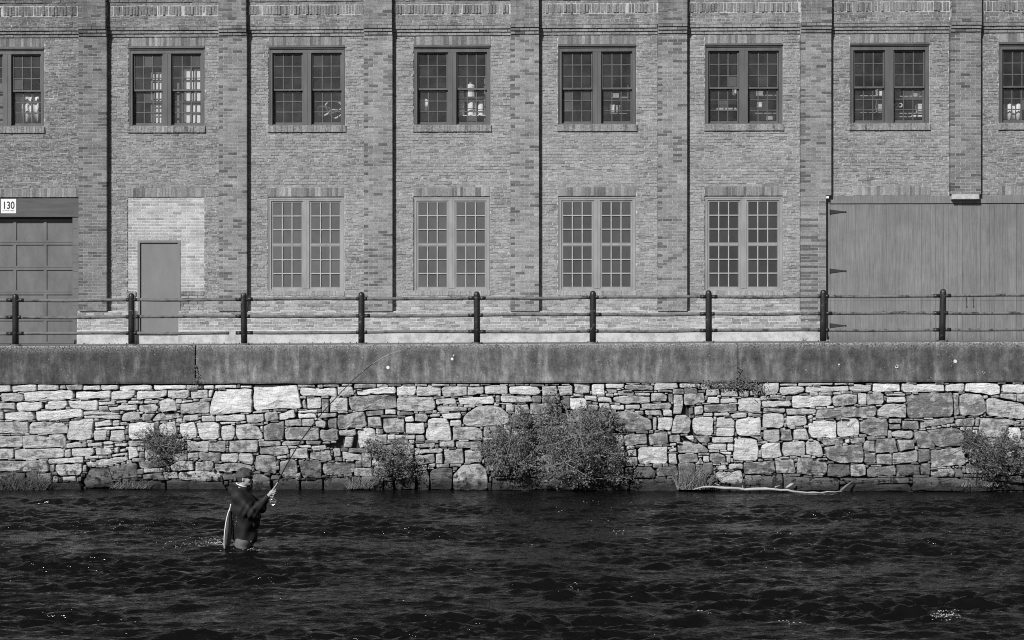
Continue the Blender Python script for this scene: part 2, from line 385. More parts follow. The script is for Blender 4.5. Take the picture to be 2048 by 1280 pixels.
# river surface: many short crossing waves over a slow swell
wr = np.random.default_rng(21)
NW = 90
lam = np.exp(wr.uniform(math.log(0.09), math.log(0.80), NW)); th = wr.normal(R(96), R(23), NW); ph = wr.uniform(0, 6.283, NW)
amp = 0.0082 * lam ** 0.74
PX, PY, _ = on_water(486, 1100)
def river_height(x, y):
    wx = x + 0.25 * np.sin(y * 1.1 + 0.6 * np.sin(x * 0.5)); wy = y + 0.22 * np.sin(x * 0.9 + 1.3)
    h = np.zeros_like(x)
    for l, t, p, a in zip(lam, th, ph, amp):
        k = 2 * math.pi / l
        s = np.sin(k * (wx * math.cos(t) + wy * math.sin(t)) + p)
        h += a * (s - 0.35 * (1 - s * s) + 0.12)
    gust = 0.78 + 0.30 * np.sin(0.55 * x + 0.35 * y + 1.0 + np.sin(1.3 * y)) * np.sin(0.8 * y - 0.22 * x) + 0.28 * np.sin(1.7 * y + 0.45 * x + 1.5 * np.sin(0.8 * x + 0.3 * y)) + 0.18 * np.sin(3.1 * y - 0.9 * x + np.sin(1.9 * x))
    calm = np.clip((YW + 0.1 - y) / 2.6, 0.12, 1.0)
    h = h * np.clip(gust, 0.25, 1.5) * calm
    # water piled up against the wading angler, and the boil to the right
    d2 = (x - (PX - 0.42)) ** 2 / 0.30 + (y - (PY - 0.02)) ** 2 / 0.05
    h += 0.075 * np.exp(-d2)
    d3 = (x - (PX + 0.05)) ** 2 / 0.12 + (y - (PY + 0.05)) ** 2 / 0.10
    h += 0.03 * np.exp(-d3)
    for (bx, by, s) in BOILS: h += s * np.exp(-((x - bx) ** 2 / 0.12 + (y - by) ** 2 / 0.03))
    return h
BOILS = [(*on_water(1893, 1238)[:2], 0.085), (*on_water(1146, 1182)[:2], 0.06), (*on_water(1790, 1026)[:2], 0.05), (*on_water(1600, 1180)[:2], 0.05), (*on_water(1390, 1235)[:2], 0.05)]
xg = np.arange(-14.0, 12.6, 0.042); yg = np.arange(14.4, YW + 0.30, 0.036)
GX, GY = np.meshgrid(xg, yg); GH = river_height(GX, GY)
edge_fade = np.clip(np.minimum(np.minimum(GX - xg[0], xg[-1] - GX), GY - yg[0]) / 0.6, 0, 1)
GH *= edge_fade
nv = len(xg); idx = np.arange(nv * len(yg)).reshape(len(yg), nv)
fq = np.stack([idx[:-1, :-1], idx[:-1, 1:], idx[1:, 1:], idx[1:, :-1]], -1).reshape(-1, 4)
V = np.stack([GX, GY, GH], -1).reshape(-1, 3)
# the calm sheet that carries the river on past the frame
x0, x1, y0, y1 = xg[0], xg[-1], yg[0], yg[-1]
n0 = len(V)
ex = np.array([(-400, -60, 0), (400, -60, 0), (400, y0, 0), (-400, y0, 0), (-400, y1, 0), (x0, y0, 0), (x0, y1, 0), (x1, y0, 0), (x1, y1, 0), (400, y1, 0)])
V = np.vstack([V, ex])
fe = np.array([(0, 1, 2, 3), (3, 5, 6, 4), (7, 2, 9, 8)]) + n0
raw = raw_mesh('river', V, np.vstack([fq, fe]), M['water'], smooth=True)
tag(raw, 'dark rippled river water flowing below the stone wall', 'river', kind='structure')

# foam and spray
fm = MB(); fr_ = random.Random(3)
def foam(u, v, du, dv, n, s0=0.006, s1=0.016):
    for _ in range(n):
        uu, vv = fr_.gauss(u, du), fr_.gauss(v, dv)
        x, y, _z = on_water(uu, max(vv, 985)); h = float(river_height(np.array([x]), np.array([y]))[0])
        s = fr_.uniform(s0, s1); z = h + abs(fr_.gauss(0, 0.010))
        k = 5; a0 = fr_.random() * 6
        vs = [(x, y, z + s * 0.35)] + [(x + s * 2.3 * math.cos(a0 + 6.283 * i / k), y + s * 1.6 * math.sin(a0 + 6.283 * i / k), z - 0.003) for i in range(k)]
        fm.add(vs, [(0, 1 + i, 1 + (i + 1) % k) for i in range(k)])
foam(1893, 1233, 12, 5, 90, 0.002, 0.006); foam(1875, 1238, 26, 4, 30, 0.002, 0.005); foam(1146, 1178, 6, 3, 26, 0.002, 0.006)
foam(432, 1086, 24, 4, 210, 0.002, 0.0065); foam(400, 1090, 40, 5, 60, 0.002, 0.005); foam(500, 1101, 16, 2, 40, 0.002, 0.005); foam(455, 1096, 14, 3, 60, 0.003, 0.007); foam(1398, 1233, 10, 3, 14, 0.003, 0.007); foam(1580, 1245, 12, 2, 10, 0.003, 0.006)
for (u, v, n) in ((1238, 1065, 12), (1205, 1040, 16), (1170, 1003, 10), (1110, 1020, 12), (1225, 1012, 9), (1322, 1022, 6), (1565, 1067, 9), (1075, 1090, 4), (1845, 1026, 6), (1920, 1066, 8), (1060, 1020, 8), (560, 1075, 5), (330, 1085, 6), (640, 1110, 5)):
    foam(u, v, 14, 2.0, max(2, n // 2), 0.003, 0.007)
for _ in range(45): foam(fr_.uniform(0, 2048), fr_.uniform(995, 1270), 2, 1, 1, 0.003, 0.006)
tag(fm.build('foam', M['foam']), 'white flecks of foam on the river', 'foam', kind='stuff')

# ------------------------------------------------------------------ the brick building
BX = ax(1024, YF)
building = thing('brick_building', (BX, YF, 2.9), 'long two storey old brick mill building with tall multi-pane windows behind the railing', 'building')
CO = 0.0688                     # one course
PD = 0.135                      # how far the pilasters stand out
br = random.Random(11)
WIN_U = [(-62, 88), (257, 409), (537, 690), (827, 981), (1116, 1272), (1409.5, 1565.5), (1700, 1858.5), (1998, 2157)]
WINX = [(ax(a, YF), ax(b, YF)) for a, b in WIN_U]
ZU0, ZU1 = 7.93, 9.955          # upper openings, sill included
ZL0, ZL1 = 4.055, 6.385         # lower openings, sill included
LOW_U = {2: (535.5, 688.5), 3: (826.5, 979.5), 4: (1116, 1271.5), 5: (1409, 1565.5)}
LOWX = {k: (ax(a, YF), ax(b, YF)) for k, (a, b) in LOW_U.items()}
INF = (ax(255, YF), ax(408, YF)); DOOR = (ax(275, YF), ax(360, YF))
GAR = (ax(-62, YF), ax(158, YF)); LOAD = (ax(1650, YF), ax(2215, YF))
PIL_U = [(-122, -66), (158, 214), (438, 494), (728, 785), (1021, 1078), (1315.5, 1374), (1601, 1662), (1900, 1961), (2196, 2257)]
PILX = [(ax(a, YF - .1), ax(b, YF - .1)) for a, b in PIL_U]
ZPL = 3.68                      # top of the plinth
ZTOP = 12.0
STEPS = [10.174, 10.248, 10.321, 10.394]
def corb(z): return -0.028 * sum(z >= s - 1e-4 for s in STEPS)
UPH = [(x0, x1, ZU0, ZU1) for x0, x1 in WINX]
LOH = [(x0, x1, ZL0, ZL1) for x0, x1 in LOWX.values()] + [(INF[0], INF[1], 2.5, ZL1), (GAR[0], GAR[1], 2.5, 6.385), (LOAD[0], LOAD[1], 2.5, 6.385)]
HOLES = UPH + LOH

class Bricks:
    """many small bricks joined as real geometry"""
    def __init__(s): s.c = []; s.t = []
    def add(s, x0, x1, y0, y1, z0, z1, tone, jit=0.002):
        j = lambda: br.uniform(-jit, jit)
        yf = y0
        s.c.append([(x0 + j(), yf + j(), z0 + j()), (x1 + j(), yf + j(), z0 + j()), (x1 + j(), yf + j(), z1 + j()), (x0 + j(), yf + j(), z1 + j()),
                    (x0, y1, z0), (x1, y1, z0), (x1, y1, z1), (x0, y1, z1)]); s.t.append(tone)
    def build(s, name, mat, parent):
        n = len(s.c); v = np.array(s.c).reshape(-1, 3)
        base = np.array([(0, 1, 2, 3), (1, 5, 6, 2), (4, 0, 3, 7), (3, 2, 6, 7), (4, 5, 1, 0)])
        f = (base[None] + 8 * np.arange(n)[:, None, None]).reshape(-1, 4)
        return raw_mesh(name, v, f, mat, parent, WL[parent.name], {'tone': np.repeat(s.t, 8)}, kind='stuff')
def courses(z0, z1, base=6.600):
    k = math.floor((z0 - base) / CO); out = []
    while base + k * CO < z1 - 1e-6:
        a, b = base + k * CO, base + (k + 1) * CO
        a2, b2 = max(a, z0), min(b, z1)
        if b2 - a2 > 0.012: out.append((k, a2, b2))
        k += 1
    return out
def run(bk, x0, x1, z0, z1, yf, depth, k, tone, holes=(), L=0.216, jy=0.0, jit=0.002, joint=0.010, header=False):
    """one course from x0 to x1, cut where it meets an opening"""
    l = L * 0.5 if header else L
    x = x0 - (l * (0.5 if k % 2 else 0.0)) - br.uniform(0, 0.03)
    segs = [(x0, x1, z0, z1)]
    for hx0, hx1, hz0, hz1 in holes:
        if hz1 <= z0 + .004 or hz0 >= z1 - .004: continue
        ns = []
        for a, b, c, d in segs:
            if hx1 <= a or hx0 >= b: ns.append((a, b, c, d)); continue
            if hx0 > a + .02: ns.append((a, hx0, c, d))
            if hx1 < b - .02: ns.append((hx1, b, c, d))
            if hz0 > c + 0.015: ns.append((max(a, hx0), min(b, hx1), c, min(hz0, d)))
            if hz1 < d - 0.015: ns.append((max(a, hx0), min(b, hx1), max(hz1, c), d))
        segs = ns
    while x < x1:
        le = l * br.uniform(0.97, 1.03); a, b = x, x + le; x += le
        t = tone()
        y = yf + br.uniform(-jy, jy)
        for sa, sb, c, d in segs:
            p, q = max(a, sa) + joint / 2, min(b, sb) - joint / 2
            if q - p > 0.018: bk.add(p, q, y, yf + depth, c + joint / 2, d - joint / 2, t, jit)

# solid backing of the wall: mortar faces between the openings, and the reveals
def backing(mb, x0, x1, z0, z1, y, holes, thick, tone=0.5):
    xs = sorted({x0, x1, *[h for q in holes for h in q[:2] if x0 < h < x1]}); zs = sorted({z0, z1, *[h for q in holes for h in q[2:] if z0 < h < z1]})
    for a, b in zip(xs[:-1], xs[1:]):
        for c, d in zip(zs[:-1], zs[1:]):
            mx, mz = (a + b) / 2, (c + d) / 2
            if any(h[0] < mx < h[1] and h[2] < mz < h[3] for h in holes): continue
            mb.quad((a, y, c), (b, y, c), (b, y, d), (a, y, d), tone); mb.quad((b, y + thick, c), (a, y + thick, c), (a, y + thick, d), (b, y + thick, d), tone)
    for hx0, hx1, hz0, hz1 in holes:
        c, d = max(hz0, z0), min(hz1, z1)
        if c >= d: continue
        mb.quad((hx0, y, c), (hx0, y + thick, c), (hx0, y + thick, d), (hx0, y, d), tone); mb.quad((hx1, y + thick, c), (hx1, y, c), (hx1, y, d), (hx1, y + thick, d), tone)
        if d < z1: mb.quad((hx0, y + thick, d), (hx1, y + thick, d), (hx1, y, d), (hx0, y, d), tone)
        if c > z0: mb.quad((hx0, y, c), (hx1, y, c), (hx1, y + thick, c), (hx0, y + thick, c), tone)
mb = MB(); backing(mb, XL, XR, 2.6, ZTOP, YF + 0.0085, HOLES, 0.34)
mb.box(XL, XR, YF - 0.088 + 0.006, YF + 0.0035, 10.40, ZTOP)          # the thicker frieze above the corbels
wall = mb.build('facade_wall', M['mortar'], building)

bk = Bricks()
BAYK = [.66, .66, .86, .97, 1.0, 1.0, .98, .90, .78, .76]     # lens falloff painted into the brick tone; the left bays' brick is darker too
def tone_wall0(): return max(0.13, br.gauss(0.268, 0.027)) if br.random() > 0.09 else br.uniform(0.16, 0.21)
def tone_low0(): return br.gauss(0.33, 0.05) if br.random() > 0.16 else br.uniform(0.17, 0.25)
LZ = [(x0, x1, ZL1, 6.600) for x0, x1 in LOWX.values()] + [(INF[0], INF[1], ZL1, 6.600), (GAR[0], GAR[1], ZL1, 6.600)] + [(LOAD[0] + .65, LOAD[0] + 2.45, ZL1, 6.600), (WINX[7][0], WINX[7][1], ZL1, 6.600)]
UZ = [(x0, x1, 9.95, 10.168) for x0, x1 in WINX]
bays = list(zip([XL] + [b for a, b in PILX], [a for a, b in PILX] + [XR]))
for bi, (a, b) in enumerate(bays):
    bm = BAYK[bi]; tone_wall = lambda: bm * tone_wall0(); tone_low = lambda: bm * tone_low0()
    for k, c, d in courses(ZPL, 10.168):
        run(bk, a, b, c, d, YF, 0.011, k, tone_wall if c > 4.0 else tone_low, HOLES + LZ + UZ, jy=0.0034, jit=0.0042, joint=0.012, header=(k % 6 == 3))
    for i in range(3):
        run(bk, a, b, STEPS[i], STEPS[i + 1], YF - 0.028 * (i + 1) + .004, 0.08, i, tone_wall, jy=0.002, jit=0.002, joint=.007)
    bm *= .84  # frieze brick darkened: dirt plus painted falloff towards the top
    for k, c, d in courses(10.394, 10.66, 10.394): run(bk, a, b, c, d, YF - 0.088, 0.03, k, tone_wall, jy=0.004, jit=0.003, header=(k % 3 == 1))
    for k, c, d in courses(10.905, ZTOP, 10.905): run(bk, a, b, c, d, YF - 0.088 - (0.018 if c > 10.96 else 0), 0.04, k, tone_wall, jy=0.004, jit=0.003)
    x = a + 0.01                # the row of upright bricks standing proud in the frieze
    while x < b - 0.07:
        wd = br.uniform(0.066, 0.078)
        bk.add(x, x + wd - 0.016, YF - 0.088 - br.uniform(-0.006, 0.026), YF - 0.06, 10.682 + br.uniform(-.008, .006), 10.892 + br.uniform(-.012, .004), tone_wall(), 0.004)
        x += wd
tone_low = tone_low0
# plinth, flush with the pilasters, brick down to the limewashed foundation
ph = [(GAR[0] - .02, GAR[1], 2.5, 4), (DOOR[0] - 0.04, DOOR[1], 2.5, 4), (LOAD[0], LOAD[1], 2.5, 4)]
for k, c, d in courses(3.23, ZPL):
    run(bk, XL, XR, c, d, YF - PD + .002 if c < 3.6 else YF - PD + .04, 0.03, k, tone_low, ph, jy=0.003, jit=0.003)
bk.build('brickwork', M['brick'], wall)
mb = MB()
px = [XL, GAR[0] - .02, GAR[1], DOOR[0] - 0.04, DOOR[1], LOAD[0], LOAD[1], XR]
for a, b in zip(px[::2], px[1::2]):
    mb.box(a, b, YF - PD + .0075, YF + 0.002, 3.0, 3.60); mb.box(a, b, YF - PD + .0455, YF + 0.0025, 3.60, ZPL)
mb.build('plinth', M['mortar_pale'], building)
fb = MB()
for a, b in zip(px[::2], px[1::2]):
    n = max(2, int((b - a) / 0.16)); xs = np.linspace(a, b, n + 1)
    top = [3.232 + br.uniform(-.012, .012) for _ in xs]; yy = [YF - PD - .03 + br.uniform(-.008, .008) for _ in xs]
    vs = []; fs = []
    for i, x in enumerate(xs): vs += [(x, yy[i] - .012, 2.7), (x, yy[i], top[i] - .02), (x, YF - PD + .03, top[i] + .01)]
    for i in range(n):
        for r in range(2): fs.append((i * 3 + r, i * 3 + 3 + r, i * 3 + 4 + r, i * 3 + 1 + r))
    fs += [(2, 1, 0), (n * 3, n * 3 + 1, n * 3 + 2)]
    vs2 = [(a, YF - PD + .03, 2.7), (b, YF - PD + .03, 2.7)]; o_ = len(vs); vs += vs2
    fs += [(o_, 2, 0), (n * 3, n * 3 + 2, o_ + 1)]
    fb.add(vs, fs)
fo = fb.build('foundation', M['foundation'], building)
# crumbs and cracked mortar lying where the foundation meets the pavement
cr = MB()
for _ in range(230):
    x = br.uniform(XL + 3, LOAD[0]); 
    if any(h[0] < x < h[1] for h in ph): continue
    s = br.uniform(.012, .045); cr.box(x, x + s * 2.2, YF - PD - .07 - s, YF - PD - .045, z_pav(x), z_pav(x) + s * .7)
cr.build('crumbled_mortar', M['foundation'], fo, kind='stuff')

# pilasters
PILK = [.66, .72, .92, .98, 1.0, .97, .90, .80, .76]; pk = [1.0]  # same falloff towards the ends, painted into the pilaster tone
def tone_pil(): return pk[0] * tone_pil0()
def tone_pil0(): return max(0.1, br.gauss(0.258, 0.032)) if br.random() > 0.14 else br.uniform(0.10, 0.17)
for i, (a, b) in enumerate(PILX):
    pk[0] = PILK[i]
    pm = MB()
    spans = [(a, b, ZPL, 10.40)]
    if i == 6: spans = [(a, b, 6.385, 10.40), (a, LOAD[0], ZPL - .5, 6.385)]
    if i in (7, 8): spans = [(a, b, 6.40, 10.40)]
    for s in spans: pm.box(s[0] + .004, s[1] - .004, YF - PD + 0.0035, YF + 0.003, s[2], s[3])
    pm.box(a + .004, b - .004, YF - PD - .088 + .006, YF - 0.0762, 10.395, ZTOP)
    pl = pm.build('pilaster', M['mortar'], building)
    pb = Bricks()
    for s in spans:
        for k, c, d in courses(s[2], 10.174 if s[3] > 10 else s[3]):
            W = s[1] - s[0]; n3 = W / 3
            if W > 0.6: cuts = [0, n3, 2 * n3, W] if k % 2 else [0, n3 / 2, n3 * 1.5, n3 * 2.5, W]
            else: cuts = [0, W * .4, W] if k % 2 else [0, W * .7, W]
            for q, (p0, p1) in enumerate(zip(cuts[:-1], cuts[1:])):
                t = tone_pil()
                if q == 0 and not k % 2 and br.random() < .55: t = br.uniform(.09, .14)
                pb.add(s[0] + p0 + (.004 if q else 0), s[0] + p1 - (.004 if p1 < W else 0), YF - PD + br.uniform(-.0012, .0012), YF, c + .004, d - .004, t, 0.0012)
    zz = STEPS[:3] + [10.394 + CO * j for j in range(24)]
    for j, c in enumerate(zz):
        d = c + (0.0735 if j < 3 else CO); off = -0.028 * min(j + 1, 3) - (.004 if j > 2 else 0)
        n3 = (b - a) / 3; cuts = [0, n3, 2 * n3, 3 * n3] if j % 2 else [0, n3 / 2, n3 * 1.5, n3 * 2.5, 3 * n3]
        for q, (p0, p1) in enumerate(zip(cuts[:-1], cuts[1:])):
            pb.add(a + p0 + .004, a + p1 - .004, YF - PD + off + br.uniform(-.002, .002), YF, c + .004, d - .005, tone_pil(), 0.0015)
    pb.build('brickwork', M['brick_smooth'], pl)

# soldier courses over the openings: the lower four keep every brick as a part
def lintel(x0, x1, z0, z1, parts, mat='brick_smooth', wd=0.0695):
    mb = MB(); mb.box(x0, x1, YF + 0.0035, YF + 0.16, z0, z1); ln = mb.build('lintel', M['mortar'], building)
    n = max(3, round((x1 - x0) / wd)); w_ = (x1 - x0) / n
    bb = Bricks(); shared = None
    for i in range(n):
        t = br.gauss(0.24, .04) if br.random() > .2 else br.uniform(.12, .17)
        if parts:
            m_ = MB(); m_.bev(x0 + i * w_ + .003, x0 + (i + 1) * w_ - .003, YF - .002 + br.uniform(-.002, .002), YF + .0065, z0 + .004, z1 - .004, .002, t)
            m_.build('brick', M['brick_smooth'], ln, (x0 + (i + .5) * w_, YF, z0))
        else: bb.add(x0 + i * w_ + .003, x0 + (i + 1) * w_ - .003, YF - .002 + br.uniform(-.002, .002), YF + .0065, z0 + .004, z1 - .004, t)
    if not parts: bb.build('brickwork', M[mat], ln)
for i, (a, b) in enumerate(WINX): lintel(a, b, 9.955, 10.168, False)
for k, (a, b) in LOWX.items(): lintel(a, b, 6.385, 6.600, k in (2, 3, 4))
lintel(INF[0], INF[1], 6.385, 6.600, False); lintel(GAR[0], GAR[1], 6.385, 6.600, False)
lintel(LOAD[0] + .65, LOAD[0] + 2.45, 6.385, 6.600, False); lintel(WINX[7][0], WINX[7][1], 6.385, 6.600, False)

# windows
pane_mesh = {}
def pane(w_, h_, mat, parent, c):
    key = (round(w_, 4), round(h_, 4), mat.name)
    m_ = MB(); m_.box(c[0] - w_ / 2, c[0] + w_ / 2, c[1], c[1] + .004, c[2] - h_ / 2, c[2] + h_ / 2)
    if key in pane_mesh:
        o = bpy.data.objects.new('pane', pane_mesh[key]); link(o, parent, c)
    else:
        o = m_.build('pane', mat, parent, c); pane_mesh[key] = o.data
    return o
SKEW = {}
def sill(x0, x1, z0, z1, parent, proud):
    mb = MB(); mb.box(x0, x1, YF - proud + .008, YF + .10, z0, z1, .3); s_ = mb.build('sill', M['mortar'], parent)
    n = round((x1 - x0) / .0695); w_ = (x1 - x0) / n; b2 = Bricks()
    for i in range(n): b2.add(x0 + i * w_ + .004, x0 + (i + 1) * w_ - .004, YF - proud + br.uniform(-.003, .003), YF, z0, z1 - .003, br.gauss(.205 if proud > .02 else .30, .04), .003)
    b2.build('brickwork', M['brick'], s_)
    return s_
def upper_window(i, x0, x1):
    w_ = bpy.data.objects.new('window', None); link(w_, building, ((x0 + x1) / 2, YF, ZU0))
    sill(x0 - .02, x1 + .02, ZU0 - .02, 8.062, w_, .035)
    zb, zt = 8.065, ZU1; W_ = x1 - x0; mul = .20
    fd = MB(); y = YF + .03
    fd.box(x0 + .003, x0 + .085, y, y + .16, zb, zt - .02); fd.box(x1 - .085, x1 - .003, y, y + .16, zb, zt - .02)       # casings
    fd.box(x0 + .012, x0 + .03, y - .012, y, zb, zt - .06); fd.box(x1 - .03, x1 - .012, y - .012, y, zb, zt - .06)       # raised back band
    fd.box(x0 + .085, x1 - .085, y, y + .16, zt - .165, zt - .075)
    fd.box(x0 + .003, x1 - .003, y - .050, y + .16, zt - .045, zt - .004); fd.box(x0 + .01, x1 - .01, y - .024, y + .15, zt - .075, zt - .045)
    xm = (x0 + x1) / 2
    fd.box(xm - mul / 2, xm + mul / 2, y + .004, y + .16, zb, zt - .165); fd.box(xm - .012, xm + .012, y - .002, y + .01, zb, zt - .165)
    fd.box(x0 + .085, x1 - .085, y + .02, y + .16, zb, zb + .035)
    fd.build('window_frame', M['frame_dark'], w_)
    for s0, s1 in ((x0 + .085, xm - mul / 2), (xm + mul / 2, x1 - .085)):
        zmid = zb + (zt - .165 - zb) * 0.49
        for up in (0, 1):
            z0, z1 = (zb + .035, zmid + .03) if not up else (zmid - .005, zt - .165)
            ys = y + (.055 if up else .105)
            sb = MB(); st = .040; b0 = .060 if not up else .045; b1 = .04
            sb.box(s0 + .006, s0 + st, ys, ys + .04, z0, z1); sb.box(s1 - st, s1 - .006, ys, ys + .04, z0, z1)
            sb.box(s0 + st, s1 - st, ys, ys + .04, z0, z0 + b0); sb.box(s0 + st, s1 - st, ys, ys + .04, z1 - b1, z1)
            gx0, gx1, gz0, gz1 = s0 + st, s1 - st, z0 + b0, z1 - b1; pw, phh = (gx1 - gx0) / 3, (gz1 - gz0) / 3
            for q in (1, 2):
                sb.box(gx0 + q * pw - .011, gx0 + q * pw + .011, ys + .006, ys + .034, gz0, gz1)
                sb.box(gx0, gx1, ys + .007, ys + .033, gz0 + q * phh - .011, gz0 + q * phh + .011)
            sb.build('sash', M['frame_dark'], w_, (s0, ys, z0))
            for a in range(3):
                for b in range(3):
                    o = pane(pw - .022, phh - .022, M['glass'], w_, (gx0 + (a + .5) * pw, ys + .018, gz0 + (b + .5) * phh))
                    o.rotation_euler = (br.gauss(0, .008), 0, br.gauss(0, .008))
def lower_window(k, x0, x1, mat):
    w_ = bpy.data.objects.new('window', None); link(w_, building, ((x0 + x1) / 2, YF, ZL0))
    sill(x0 - .01, x1 + .01, ZL0 - .01, 4.160, w_, .012)
    zb, zt = 4.163, ZL1 - .004; y = YF + .028; xm = (x0 + x1) / 2; mul = .15
    fd = MB()
    fd.box(x0 + .003, x0 + .075, y, y + .14, zb, zt); fd.box(x1 - .075, x1 - .003, y, y + .14, zb, zt)
    fd.box(x0 + .012, x0 + .028, y - .01, y, zb + .02, zt - .02); fd.box(x1 - .028, x1 - .012, y - .01, y, zb + .02, zt - .02)
    fd.box(x0 + .075, x1 - .075, y, y + .14, zt - .095, zt); fd.box(x0 + .028, x1 - .028, y - .01, y, zt - .05, zt - .03)
    fd.box(xm - mul / 2, xm + mul / 2, y + .003, y + .14, zb + .05, zt - .095); fd.box(xm - .014, xm + .014, y - .002, y + .01, zb + .05, zt - .095)
    fd.box(x0 + .075, x1 - .075, y + .01, y + .14, zb, zb + .05)
    fd.build('window_frame', M['frame_light'], w_)
    for s0, s1 in ((x0 + .075, xm - mul / 2), (xm + mul / 2, x1 - .075)):
        ys = y + .022
        sb = MB(); st = .034; z0, z1 = zb + .05, zt - .095; zm = (z0 + z1) / 2
        sb.box(s0 + .003, s0 + st, ys, ys + .05, z0, z1); sb.box(s1 - st, s1 - .003, ys, ys + .05, z0, z1)
        sb.box(s0 + st, s1 - st, ys, ys + .05, z0, z0 + .03); sb.box(s0 + st, s1 - st, ys, ys + .05, z1 - .03, z1)
        sb.box(s0 + st, s1 - st, ys - .006, ys + .05, zm - .021, zm + .021)
        sb.build('sash', M['frame_light'], w_, (s0, ys, z0))
        gx0, gx1 = s0 + st, s1 - st; pw = (gx1 - gx0) / 3
        bars = MB()
        for g0, g1 in ((z0 + .03, zm - .03), (zm + .03, z1 - .03)):
            phh = (g1 - g0) / 3
            for q in (1, 2):
                bars.bev(gx0 + q * pw - .013, gx0 + q * pw + .013, ys + .004, ys + .04, g0, g1, .005)
                bars.bev(gx0, gx1, ys + .005, ys + .041, g0 + q * phh - .013, g0 + q * phh + .013, .005)
            for a in range(3):
                for b in range(3): pane(pw - .026, phh - .026, mat, w_, (gx0 + (a + .5) * pw, ys + .026, g0 + (b + .5) * phh))
        bars.build('glazing_bars', M['muntin'], w_, (s0, ys, z0))
for i, (a, b) in enumerate(WINX): upper_window(i, a, b)
for k, (a, b) in LOWX.items(): lower_window(k, a, b, M['film'][k - 2])

# bricked-up doorway with the steel door
yi = YF + 0.022; zt = ZL1
mb = MB(); fz1 = 5.358
mb.box(INF[0], DOOR[0] - .01, yi + .005, yi + .2, ZPL, zt - .002); mb.box(DOOR[1] + .01, INF[1], yi + .005, yi + .2, ZPL, zt - .002); mb.box(DOOR[0] - .01, DOOR[1] + .01, yi + .005, yi + .2, fz1 + .01, zt - .002)
infill = mb.build('infill_panel', M['mortar_pale'], building)
infill['label'] = 'pale newer brick filling the old window opening around the door'
dh = [(DOOR[0] - .004, DOOR[1] + .004, 2.5, fz1 + .004)]
nb = 0
for k, c, d in courses(4.16, zt - .004, zt - .004):
    W_ = INF[1] - INF[0]; l = W_ / 8.5
    x = INF[0] - (l / 2 if k % 2 else 0)
    while x < INF[1] - .01:
        a, b = max(x, INF[0]) + .004, min(x + l, INF[1]) - .006; x += l
        cut = []
        if c < dh[0][3] - .02:
            if a < dh[0][0]: cut.append((a, min(b, dh[0][0])))
            if b > dh[0][1]: cut.append((max(a, dh[0][1]), b))
        else: cut.append((a, b))
        for p, q in cut:
            if q - p < .02: continue
            t = br.gauss(.40, .045) if br.random() > .12 else br.uniform(.26, .32)
            m_ = MB(); m_.bev(p, q, yi + br.uniform(-.001, .001), yi + .006, c + .005, d - .006, .002, t)
            m_.build('brick', M['brick_pale'], infill, ((p + q) / 2, yi, c)); nb += 1
b2 = Bricks()
for a, b in ((INF[0], DOOR[0] - .04), (DOOR[1] + .01, INF[1])):
    for k, c, d in courses(ZPL, 4.045): run(b2, a, b, c, d, YF + .001, .02, k, tone_low, jy=.003)
    n = round((b - a) / .07)
    for i in range(n): b2.add(a + i * (b - a) / n + .004, a + (i + 1) * (b - a) / n - .004, YF - .014, YF + .02, 4.048, 4.155, br.uniform(.12, .3))
b2.build('brickwork', M['brick'], infill)
dr = MB(); yd = YF + .05
dr.bev(DOOR[0] + .058, DOOR[1] - .058, yd, yd + .04, 3.13, 5.30, .003)
door = dr.build('door', M['door'], building, (DOOR[0] + .058, yd, 3.13)); door['label'] = 'flat grey steel door set in the pale infill brick'
fr2 = MB(); yfm = yi - .012
fr2.box(DOOR[0], DOOR[0] + .055, yfm, yd + .06, 3.10, fz1); fr2.box(DOOR[1] - .055, DOOR[1], yfm, yd + .06, 3.10, fz1); fr2.box(DOOR[0] + .055, DOOR[1] - .055, yfm, yd + .06, 5.303, fz1)
fr2.build('door_frame', M['door'], door)
for zh in (4.93, 4.20, 3.42):
    h = MB(); h.tube([(DOOR[0] + .058, yd - .012, zh - .06), (DOOR[0] + .058, yd - .012, zh + .06)], .011, 6); h.build('hinge', M['hinge'], door)
dots = MB()
for u in (286, 294.5, 340.5, 348): 
    x = ax(u, YF); dots.tube([(x, yd - .004, 4.344), (x, yd + .002, 4.344)], .012, 8)
dots.build('plugged_holes', M['frame_light'], door)
th_ = MB(); th_.box(DOOR[0] - .035, DOOR[1] + .002, YF - .02, YF + .2, 2.7, 3.10); th_.build('door_step', M['foundation'], building)

# garage door on the left
gz1 = 6.375; yg = YF + .03
hb = MB(); hb.bev(GAR[0] + .004, GAR[1] - .004, yg, yg + .2, az(431, YF, 80), gz1, .004); hb.bev(GAR[0] + .004, GAR[1] - .004, yg - .02, yg, az(434, YF, 80), az(430, YF, 80), .003)
garage = hb.build('garage_door', M['garage_header'], building, (GAR[0], yg, 3.0)); garage['label'] = 'panelled garage door with a wide dark header board'
jb = MB(); xj = ax(144, YF)
zj = [z for z in np.arange(3.0, az(434, YF, 80), 0.203)]
for a, b in zip(zj, zj[1:] + [az(434, YF, 80)]):
    for s0, s1 in ((xj, GAR[1] - .004), (GAR[0] + .004, GAR[0] + .17)): jb.bev(s0, s1, yg + .004, yg + .2, a + .002, b - .001, .002)
jb.build('jamb_blocks', M['garage'], garage)
yp = YF + .165; secs = [688, 637, 584.5, 535.5, 484.5, 437]
gx0, gx1 = GAR[0] + .17, xj
cols = [ax(-48, YF), ax(-32, YF), ax(28, YF), ax(89, YF), ax(150, YF)]
